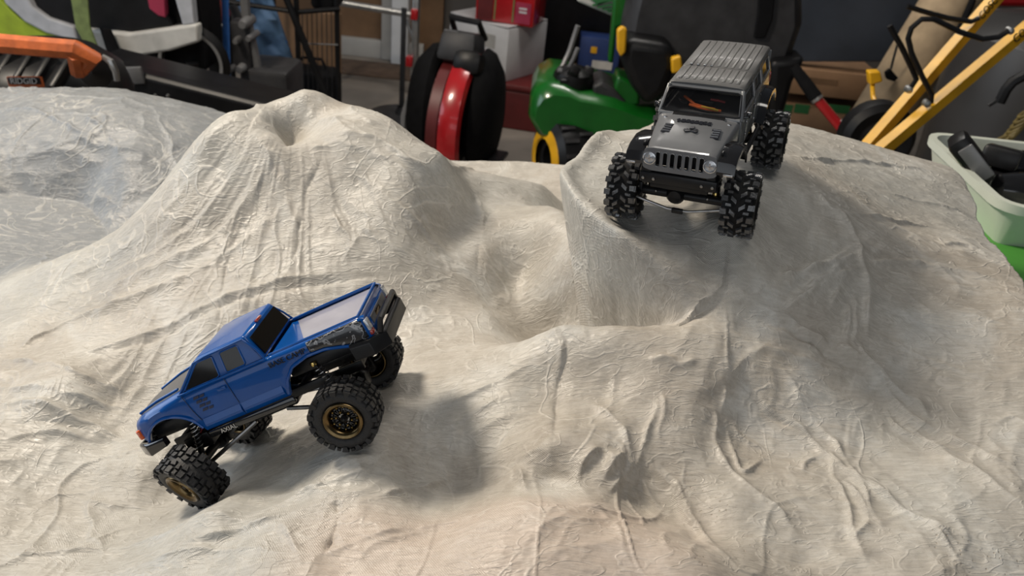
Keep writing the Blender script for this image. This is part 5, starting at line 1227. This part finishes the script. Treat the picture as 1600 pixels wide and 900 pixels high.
# red chest, white carton, red carton
rc = thing('metal_chest', base_of(800, 180, 3.75), 'dark red metal chest underneath the white carton', 'chest', (0, 0, R(-8)))
zc = at(800, 128, 3.75).z
MB().box((.02, .15, zc * .42), (.42, .36, zc * .84), b=.01).build('chest_body', dred, rc); MB().box((.02, .15, zc * .925), (.44, .38, zc * .15), b=.012).build('chest_lid', dred, rc)
MB().box((.13, -.045, zc * .86), (.05, .012, .03), b=.003).build('latch', alu, rc)
wc = thing('white_carton', (at(770, 125, 3.8).x, 3.95, zc), 'white carton standing on the dark red chest', 'box', (0, 0, R(-34)))
hw_ = at(770, 38, 3.8).z - zc
MB().box((0, 0, hw_ / 2), (.34, .30, hw_), b=.004).build('carton', cardwhite, wc)
for s in (-1, 1): MB().box((s * .085, 0, hw_ + .003), (.166, .30, .005), (0, R(s * -3), 0)).build('top_flap', cardwhite, wc)
MB().box((.05, -.1515, hw_ * .7), (.10, .002, .06)).build('printed_panel', greytrim, wc)
rx = thing('red_carton', (at(795, 40, 3.8).x, 3.90, zc + hw_ + .009), 'bright red carton on top of the white carton', 'box', (0, 0, R(-14)))
MB().box((0, 0, .17), (.27, .2, .34), b=.004).build('carton', red_m, rx)
MB().box((.085, -.102, .055), (.07, .003, .09)).build('front_label', magenta, rx); MB().box((-.09, -.102, .06), (.07, .003, .11)).build('front_label', dred, rx)
for x in (-.045, .04): MB().box((x, -.102, .06), (.006, .003, .1)).build('tape_strip', olive_m, rx)
for z_ in (.075, .06): MB().box((.085, -.104, z_), (.035, .002, .008)).build('label_print', cardwhite, rx)

# dark cabinet with cartons
dc = thing('dark_cabinet', base_of(905, 60, 4.3), 'tall dark cabinet standing behind the green mower', 'cabinet')
MB().box((-.02, .2, .8), (.62, .4, 1.6), b=.01).build('carcass', blk, dc)
for z_ in (at(935, 102, 4.3).z - .016, .8): MB().box((.08, -.07, z_), (.40, .14, .03), b=.004).build('shelf', wood_m, dc)
bx_ = thing('blue_carton', (at(935, 80, 4.25).x, 4.215, at(935, 102, 4.3).z), 'blue carton on the shelf of the dark cabinet', 'box')
MB().box((.0, 0, .085), (.2, .12, .17), b=.004).build('carton', mat('blue_carton_print', (.02, .045, .16), .5, noise=.3, scale=12), bx_); MB().box((.02, -.062, .04), (.10, .003, .04)).build('white_label', whitefab, bx_); MB().box((-.03, -.062, .11), (.03, .003, .03)).build('yellow_label', yellow_m, bx_)
wb_ = MB().tube([at(950, 98, 4.2), at(905, 98, 4.2)], .02, 8)
sd = thing('seed_sack', (at(945, 30, 2.75).x, 2.8, at(945, 30, 2.75).z), 'white sack with green print lying beside the mower seat', 'sack')
slab('sack', whitefab, sd, [(898, 2), (925, -30), (992, -30), (985, 20), (972, 33)], 2.72, .12, .015); slab('green_print', greenprint, sd, [(918, -5), (950, -22), (965, -5), (935, 8)], 2.71, .012)
for k in range(4): slab('print_line', greenprint, sd, [(925 + k * 8, 8 + k * 3), (968, -4 + k * 8), (969, -2 + k * 8), (926 + k * 8, 10 + k * 3)], 2.71, .012)

# green riding mower
mw = thing('riding_mower', base_of(960, 200, 2.6), 'green riding mower with black seat and yellow wheels behind the grey toy car', 'mower')
MG = lambda a, b, Y: at(a, b, Y) - mw.location
rows = []
for (dy, sh_) in ((0, 8), (.02, 2), (.06, 0), (.30, 0), (.36, 4)):
    prof = [(824, 186), (828, 160), (838, 142), (856, 132), (884, 136), (902, 146), (930, 152), (962, 160), (1000, 178), (1040, 190), (1120, 200), (1120, 250), (1010, 252), (940, 246), (880, 233), (838, 214)]
    cx_, cy_ = 960, 195
    rows.append([tuple(MG(cx_ + (a - cx_) * (1 - sh_ / 90), cy_ + (b - cy_) * (1 - sh_ / 30), 2.45) + Vector((0, dy, 0))) for a, b in prof])
MB().grid(rows, closed=True).add(rows[0], [tuple(range(16))]).add(rows[-1], [tuple(range(16))]).build('rear_fender', green_m, mw, bevel=.006, sharp=50)
kn = MB(); rr_ = random.Random(4)
kc = MG(895, 128, 2.55)
kn.lathe([(0, -.045), (.05, -.04), (.066, 0), (.06, .03), (.04, .045), (0, .05)], tuple(kc), 'Z', 10)
for k in range(9): kn.box(tuple(kc + Vector((rr_.uniform(-.05, .05), rr_.uniform(-.05, 0), rr_.uniform(-.02, .05)))), (.03, .03, .03), (rr_.random(), rr_.random(), 0), b=.005)
kn.build('lever_boot', blk, mw)
rod('lever', mgrey, mw, [at(872, 118, 2.56), at(890, 80, 2.6), at(903, 40, 2.6)], .008, 8); rod('lever', mgrey, mw, [at(886, 112, 2.54), at(896, 92, 2.54), at(903, 75, 2.54)], .007, 8)
slab('console', dgrey, mw, [(925, 135), (940, 128), (960, 140), (985, 168), (950, 160), (928, 152)], 2.5, .15, .01)
slab('seat_support', green_m, mw, [(955, 155), (965, 118), (1000, 135), (1000, 165), (985, 168)], 2.52, .12, .01)
rows = []
seat = [(968, 80), (976, 30), (988, -20), (1010, -70), (1130, -70), (1245, -70), (1262, -10), (1262, 40), (1248, 80), (1238, 110), (1210, 160), (1100, 185), (1040, 178), (985, 130)]
for (dy, k) in ((0, .86), (.02, .95), (.07, 1.0), (.16, 1.0), (.2, .92)):
    rows.append([tuple(MG(1115 + (a - 1115) * k, 60 + (b - 60) * k, 2.50) + Vector((0, dy, 0))) for a, b in seat])
MB().grid(rows, closed=True).add(rows[0], [tuple(range(14))]).add(rows[-1], [tuple(range(14))]).build('seat_back', dgrey, mw, sub=0)
slab('seat_cushion', blk, mw, [(975, 60), (1050, 70), (1060, 100), (1040, 150), (1010, 170), (985, 135), (970, 95)], 2.40, .2, .03)
slab('seat_band', blk_soft, mw, [(1188, -60), (1216, -60), (1208, 30), (1196, 60), (1178, 60), (1184, 20)], 2.49, .03, .004)
slab('arm_pad', blk, mw, [(1205, 95), (1262, 90), (1240, 130), (1225, 185), (1200, 195)], 2.46, .12, .02)
slab('yellow_stop', yellow_m, mw, [(964, 48), (972, 42), (980, 46), (978, 82), (970, 90), (964, 78)], 2.39, .03, .006); slab('yellow_latch', yellow_m, mw, [(1049, 92), (1064, 88), (1068, 112), (1050, 116)], 2.38, .03, .006)
slab('green_mast', green_m, mw, [(962, -30), (986, -30), (976, 40), (964, 44), (958, 100), (950, 98)], 2.60, .06, .008)
wc_ = MG(866, 256, 2.44)
tyre_o = MB().lathe([(.05, -.05), (.105, -.065), (.128, -.05), (.134, 0), (.128, .05), (.105, .065), (.05, .05)], (0, 0, 0), 'X', 40, closed=True).build('tyre', blk, mw, wc_ + Vector((.03, .05, 0)), (0, 0, R(24)))
for k in range(18):
    a = k * math.pi / 9
    for s in (-1, 1): MB().box((s * .026, .132 * math.cos(a + s * .1), .132 * math.sin(a + s * .1)), (.045, .012, .012), (a, 0, 0)).build('tread_bar', dgrey, tyre_o)
MB().lathe([(.066, -.07), (.07, -.075), (.100, -.068), (.104, -.055), (.08, -.05), (.066, -.06)], (0, 0, 0), 'X', 36).build('yellow_hub', yellow_m, tyre_o)
MB().box(tuple(Vector((.25, .28, .19))), (.9, .30, .10), b=.02).build('frame', blk, mw)
for x in (.65,): MB().lathe([(.05, -.07), (.105, -.085), (.16, -.06), (.17, 0), (.16, .06), (.105, .085), (.05, .07)], (x, .2, .17), 'X', 36, closed=True).build('tyre', blk, mw)
MB().box((.3, .3, .32), (.6, .3, .2), b=.03).build('engine_cover', blk, mw)

# slate board and cartons on the right
so = slab('slate_board', slate_m, None, [(1225, -60), (1470, -60), (1440, 97), (1235, 97)], 3.2, .05, .006); tag(so, 'dark slate-blue panel standing above the cardboard cartons', 'panel')
for nm, pol, Y, lb in (('cardboard_carton', [(1195, 101), (1368, 101), (1368, 160), (1195, 160)], 3.18, 'plain brown cardboard carton under the slate-blue panel'), ('cardboard_carton', [(1190, 160), (1372, 160), (1372, 320), (1190, 320)], 3.18, 'brown cardboard carton with green print, lowest by the jack handle')):
    q0 = at(pol[0][0], pol[0][1], Y); q2 = at(pol[2][0], pol[2][1], Y); zb_ = q2.z if 'plain' in lb else 0
    ck = thing(nm, ((q0.x + q2.x) / 2, Y + .15, zb_), lb, 'box', group='cardboard cartons by the mower')
    MB().box((0, 0, (q0.z - zb_) / 2), (abs(q2.x - q0.x), .3, q0.z - zb_), b=.003).build('carton', card_m, ck)
    if 'green' in lb:
        for x0_, x1_ in ((1218, 1236), (1243, 1262), (1290, 1325)):
            a_, b2_ = at(x0_, 162, Y) - ck.location, at(x1_, 178, Y) - ck.location; MB().box(((a_.x + b2_.x) / 2, -.1515, (a_.z + b2_.z) / 2), (b2_.x - a_.x, .003, a_.z - b2_.z)).build('green_print', greenprint, ck)
    else:
        MB().box((0, -.1515, (q0.z - zb_) * .6), (.12, .002, .02)).build('tape', wood_m, ck)

# jack handle leaning against the cartons
jh = thing('jack_handle', (at(1310, 200, 2.2).x, 2.2, 0), 'red and white handle with black grip beside the hand truck wheel', 'handle')
P0, P1 = at(1240, 104, 2.3), at(1275, 153, 2.26); P2 = at(1326, 214, 2.22); P3 = P2 + (P2 - P1).normalized() * (P2.z / -(P2 - P1).normalized().z)
rod('grip', blk_soft, jh, [P0, P0 + (P1 - P0) * .5, P1], [.013, .017, .018]); rod('collar', alu, jh, [P1 - (P1 - P0).normalized() * .012, P1 + (P2 - P1).normalized() * .008], .017)
rod('shaft', red_m, jh, [P1, P2, P3], .0135); rod('white_stripe', white_m, jh, [P1 + (P2 - P1) * .6 + Vector((.009, -.005, .004)), P2 + Vector((.009, -.005, .004))], .006, 6)
# hand truck
ht = thing('hand_truck', (at(1380, 220, 1.75).x, 1.75, 0), 'yellow hand truck with black tubular braces leaning at the right', 'hand truck')
def ext(a, b):  # carry the rail on down to the floor
    d = (a - b); return a + d * (a.z - .06) / (-d.z)
r1a, r1b = at(1408, 168, 1.80), at(1572, -22, 2.02); r2a, r2b = at(1388, 225, 1.68), at(1640, 14, 1.92)
for a_, b2_ in ((r1a, r1b), (r2a, r2b)):
    d_ = (b2_ - a_).normalized(); lo_ = a_ - d_ * .35
    rl = MB().tube([lo_ - ht.location, a_ - ht.location, b2_ - ht.location], .0165, 4).build('rail', yellow_m, ht)
for (pp_, Y) in (([(1390, 40), (1398, 55), (1408, 72), (1424, 105), (1432, 124), (1420, 142)], 1.76), ([(1418, 10), (1440, 17), (1480, 28), (1518, 34), (1530, 28)], 1.92), ([(1576, 48), (1560, 58), (1535, 61), (1500, 50), (1460, 30), (1440, 30), (1424, 44), (1419, 60), (1424, 82), (1440, 118), (1456, 148), (1454, 160)], 1.74)):
    rod('brace', blk, ht, [at(a, b, Y) for a, b in pp_], .0056, 8)
for a, b, Y in ((1448, 162, 1.72), (1578, 48, 1.80), (1420, 140, 1.76)): MB().lathe([(0, -.008), (.007, -.006), (.008, .008)], tuple(at(a, b, Y) - ht.location), 'Y', 10).build('bolt', alu, ht)
slab('end_cap', yellow_m, ht, [(1358, 113), (1376, 112), (1380, 128), (1360, 134)], 2.1, .03, .004); rod('axle_stay', yellow_m, ht, [at(1363, 130, 2.12), at(1364, 150, 2.08), at(1380, 200, 1.95)], .006, 8)
wc_ = at(1368, 214, 1.95) - ht.location
MB().lathe([(.050, -.028), (.072, -.034), (.087, -.02), (.089, 0), (.087, .02), (.072, .034), (.050, .028)], tuple(wc_), 'Y', 40, closed=True).build('tyre', blk, ht)
MB().lathe([(0, -.02), (.02, -.03), (.05, -.015), (.06, -.02), (.06, .02)], tuple(wc_), 'Y', 30).build('wheel_hub', dgrey, ht)
MB().box(tuple(Vector((wc_.x, wc_.y + .05, .1))), (.03, .03, .2)).build('foot', blk, ht)
for fx_, base_p, dd in ((.60, r1a + (r1b - r1a) * .83, (r1b - r1a)), (.86, r2a + (r2b - r2a) * .84, (r2b - r2a))):
    d_ = dd.normalized(); yy = Vector((-.5, .25, .8))
    text('rail_lettering', 'COSCO', .024, blk, ht, frame4(base_p - ht.location + Vector((-.004, -.0165, .004)), d_, yy), .0008)
# carpet roll, drum, red cloth, hose
cr = thing('carpet_roll', (at(1420, 130, 3.0).x, 3.0, 0), 'tan carpet roll leaning behind the hand truck', 'carpet')
a_, b2_ = at(1412, 125, 2.95), at(1508, -30, 3.05); d_ = (b2_ - a_).normalized()
lo_ = a_ - d_ * .42
rl = MB().tube([lo_ - cr.location, a_ - cr.location, b2_ - cr.location], .098, 28).build('roll', tan_m, cr)
sp_ = [a_ + d_ * .2 + Vector((math.cos(q) * (.03 + .01 * q), 0, math.sin(q) * (.03 + .01 * q))) * .2 for q in np.linspace(0, 6, 20)]
slab('dark_tear', blk_soft, cr, [(1384, 114), (1392, 108), (1404, 122), (1398, 128), (1386, 124)], 2.85, .02, .003)
rod('rope', dgrey, cr, [at(1402, 70, 2.84), at(1396, 92, 2.84), at(1392, 108, 2.84)], .004, 6)
rod('black_strap', blk_soft, cr, [at(1480, 80, 2.86), at(1500, 45, 2.88), at(1520, 0, 2.92)], .012, 8)
dr = thing('grill_cover', (at(1455, 200, 2.45).x + .29, 2.47, 0), 'dark grey covered barrel grill at the right edge', 'grill')
zt_ = at(1580, 36, 2.4).z
MB().lathe([(.25, 0), (.26, .2), (.28, zt_ - .2), (.26, zt_ - .05), (.20, zt_), (0, zt_ + .02)], n=48).build('cover', mat('grill_cover_vinyl', (.036, .035, .035), .42, noise=.5, scale=5), dr)
for (pp_, r_) in (([(1562, 160), (1572, 140), (1582, 128), (1600, 118)], .014), ([(1545, 165), (1556, 158), (1565, 150)], .005)): rod('pull_handle', blk, dr, [at(a, b, 2.19) for a, b in pp_], r_, 8)
hs = thing('coiled_hose', (at(1590, 190, 2.08).x, 2.08, 0), 'brass-coloured coiled hose at the right edge above the pale tub', 'hose')
h0, h1 = at(1560, 222, 2.02), at(1612, 165, 2.04)
pts = []
for k in range(120):
    q = k / 119; c_ = h0 + (h1 - h0) * q + Vector((0, 0, -.03 * math.sin(q * 3))); a = k * .65
    pts.append(c_ + Vector((math.cos(a) * .016, math.sin(a) * .012, math.cos(a) * .016)))
rod('coil', coil_m, hs, pts, .0042, 6); rod('lead', coil_m, hs, [h0, h0 + Vector((-.02, .02, -.2)), Vector((h0.x, 2.05, 0.01))], .006, 8)
rdc = slab('red_cloth', red_m, None, [(1525, -40), (1640, -40), (1640, 14), (1548, 12), (1528, 22)], 3.2, .1, .02); tag(rdc, 'dark red cloth bundle at the top right corner', 'cloth')
gsh = slab('grey_lid', mgrey, None, [(1540, 40), (1560, 16), (1640, 14), (1640, 70), (1556, 62)], 3.15, .03, .006); tag(gsh, 'light grey lid leaning behind the yellow hand truck', 'lid')

# green table with the pale tub
GZ = .868
def onz(px, py, z):
    d = FWD + RIGHT * ((px - 800) / FOCAL) + UPV * ((450 - py) / FOCAL); return EYE + d * ((z - CAM_H) / d.z)
gt = thing('green_side_table', (.85, .95, 0), 'bright green side table next to the plaster course', 'table')
MB().prism([(x - .85, y - .95) for x, y in ((.46, .60), (1.02, .60), (1.02, 1.26), (.615, 1.26), (.57, 1.05), (.545, .95))], (0, 0, GZ - .04), (1, 0, 0), (0, 1, 0), .04).build('table_top', greentop_m, gt, bevel=.004)
for x, y in ((-.3, -.3), (.13, -.3), (-.18, .26), (.13, .26)): MB().box((x, y, (GZ - .04) / 2), (.045, .045, GZ - .04), b=.003).build('leg', dgrey, gt)
TZ = GZ + .062
ca, cb_ = onz(1450, 207, TZ), onz(1567, 313, TZ)
e1 = (cb_ - ca).normalized(); e2 = Vector((-e1.y, e1.x, 0)); L1 = (cb_ - ca).length + .012; L2 = .36
if e2.x < 0: e2 = -e2
tb = thing('storage_tub', (ca.x, ca.y, GZ), 'pale green-white plastic tub holding black gadgets, right of the course', 'tub')
def TB(a, b, z): return tuple(e1 * a + e2 * b + Vector((0, 0, z)))
H_ = TZ - GZ; tk = .006
def ringz(i, z, rr=.03):
    out = []
    for (cx_, cy_, s0) in ((rr, rr, 180), (L1 - rr, rr, 270), (L1 - rr, L2 - rr, 0), (rr, L2 - rr, 90)):
        for k in range(5):
            a = R(s0 + k * 22.5); out.append(TB(cx_ + (rr - i) * math.cos(a), cy_ + (rr - i) * math.sin(a), z))
    return out
MB().grid([ringz(.018, 0), ringz(.0, H_ - .012), ringz(-.006, H_ - .012), ringz(-.007, H_), ringz(.004, H_), ringz(.02, .008)], closed=True).add(ringz(.018, 0), [tuple(range(20))]).add(ringz(.02, .008), [tuple(range(20))]).build('tub_shell', tubm, tb)
def inside(a, b, z): return Vector(TB(a, b, z)) + tb.location
def black_thing(name, lab, cat, pts, rs, extra=None):
    g_ = thing(name, pts[0], lab, cat, group=None); MB().tube([Vector(p) - g_.location for p in pts], rs, 16).build('body', black_gl, g_)
    if extra: extra(g_)
    return g_
hc = thing('hair_clipper', onz(1490, 218, TZ), 'long black clipper leaning over the corner of the tub', 'clipper')
d0, d1 = onz(1492, 214, TZ + .034), onz(1532, 266, TZ - .004)
dd = (d1 - d0).normalized(); mrot = dd.to_track_quat('Y', 'Z').to_matrix()
MB().box(tuple((d0 + d1) / 2 - hc.location), (.045, (d1 - d0).length, .028), mrot, b=.008).build('body', black_pl, hc)
MB().box(tuple((d0 + d1) / 2 - hc.location + mrot @ Vector((.024, .01, .004))), (.006, (d1 - d0).length * .9, .02), mrot, b=.002).build('silver_side', mgrey, hc)
MB().box(tuple(d1 - hc.location), (.04, .03, .02), mrot, b=.003).build('blade', black_pl, hc)
def capfn(g_):
    MB().lathe([(.012, 0), (.016, .01), (.014, .03), (0, .034)], tuple(Vector((0, 0, 0))), 'Z', 14).build('cap', black_pl, g_)
for (px_, py_, lab, l_) in ((1592, 262, 'black glossy bottle lying in the tub, nearer its back rim', .09), (1588, 298, 'black glossy bottle lying in the tub, lowest and nearest', .09)):
    q_ = onz(px_, py_, TZ - .022); dirv = e2.normalized()
    black_thing('gadget_bottle', lab, 'bottle', [q_ - dirv * .035, q_ - dirv * .028, q_, q_ + dirv * .03, q_ + dirv * l_], [.006, .020, .026, .027, .025], None)
cbx = thing('charger_brick', onz(1562, 284, TZ - .036), 'black charger brick with a lead in the middle of the tub', 'charger')
MB().box((0, 0, 0), (.06, .05, .03), (0, 0, .4), b=.006).build('brick', black_pl, cbx); MB().box((.0, .02, .03), (.05, .05, .03), (0, .2, 1.0), b=.006).build('plug', black_pl, cbx)
rod('cable', black_pl, None, [onz(1540, 218, TZ - .01), onz(1545, 235, TZ - .03), onz(1538, 250, TZ - .04), onz(1560, 245, TZ - .03), onz(1600, 246, TZ - .03), onz(1640, 260, TZ - .03)], .0025, 8)
tag(bpy.data.objects['cable'], 'thin black cable curling inside the pale tub', 'cable')
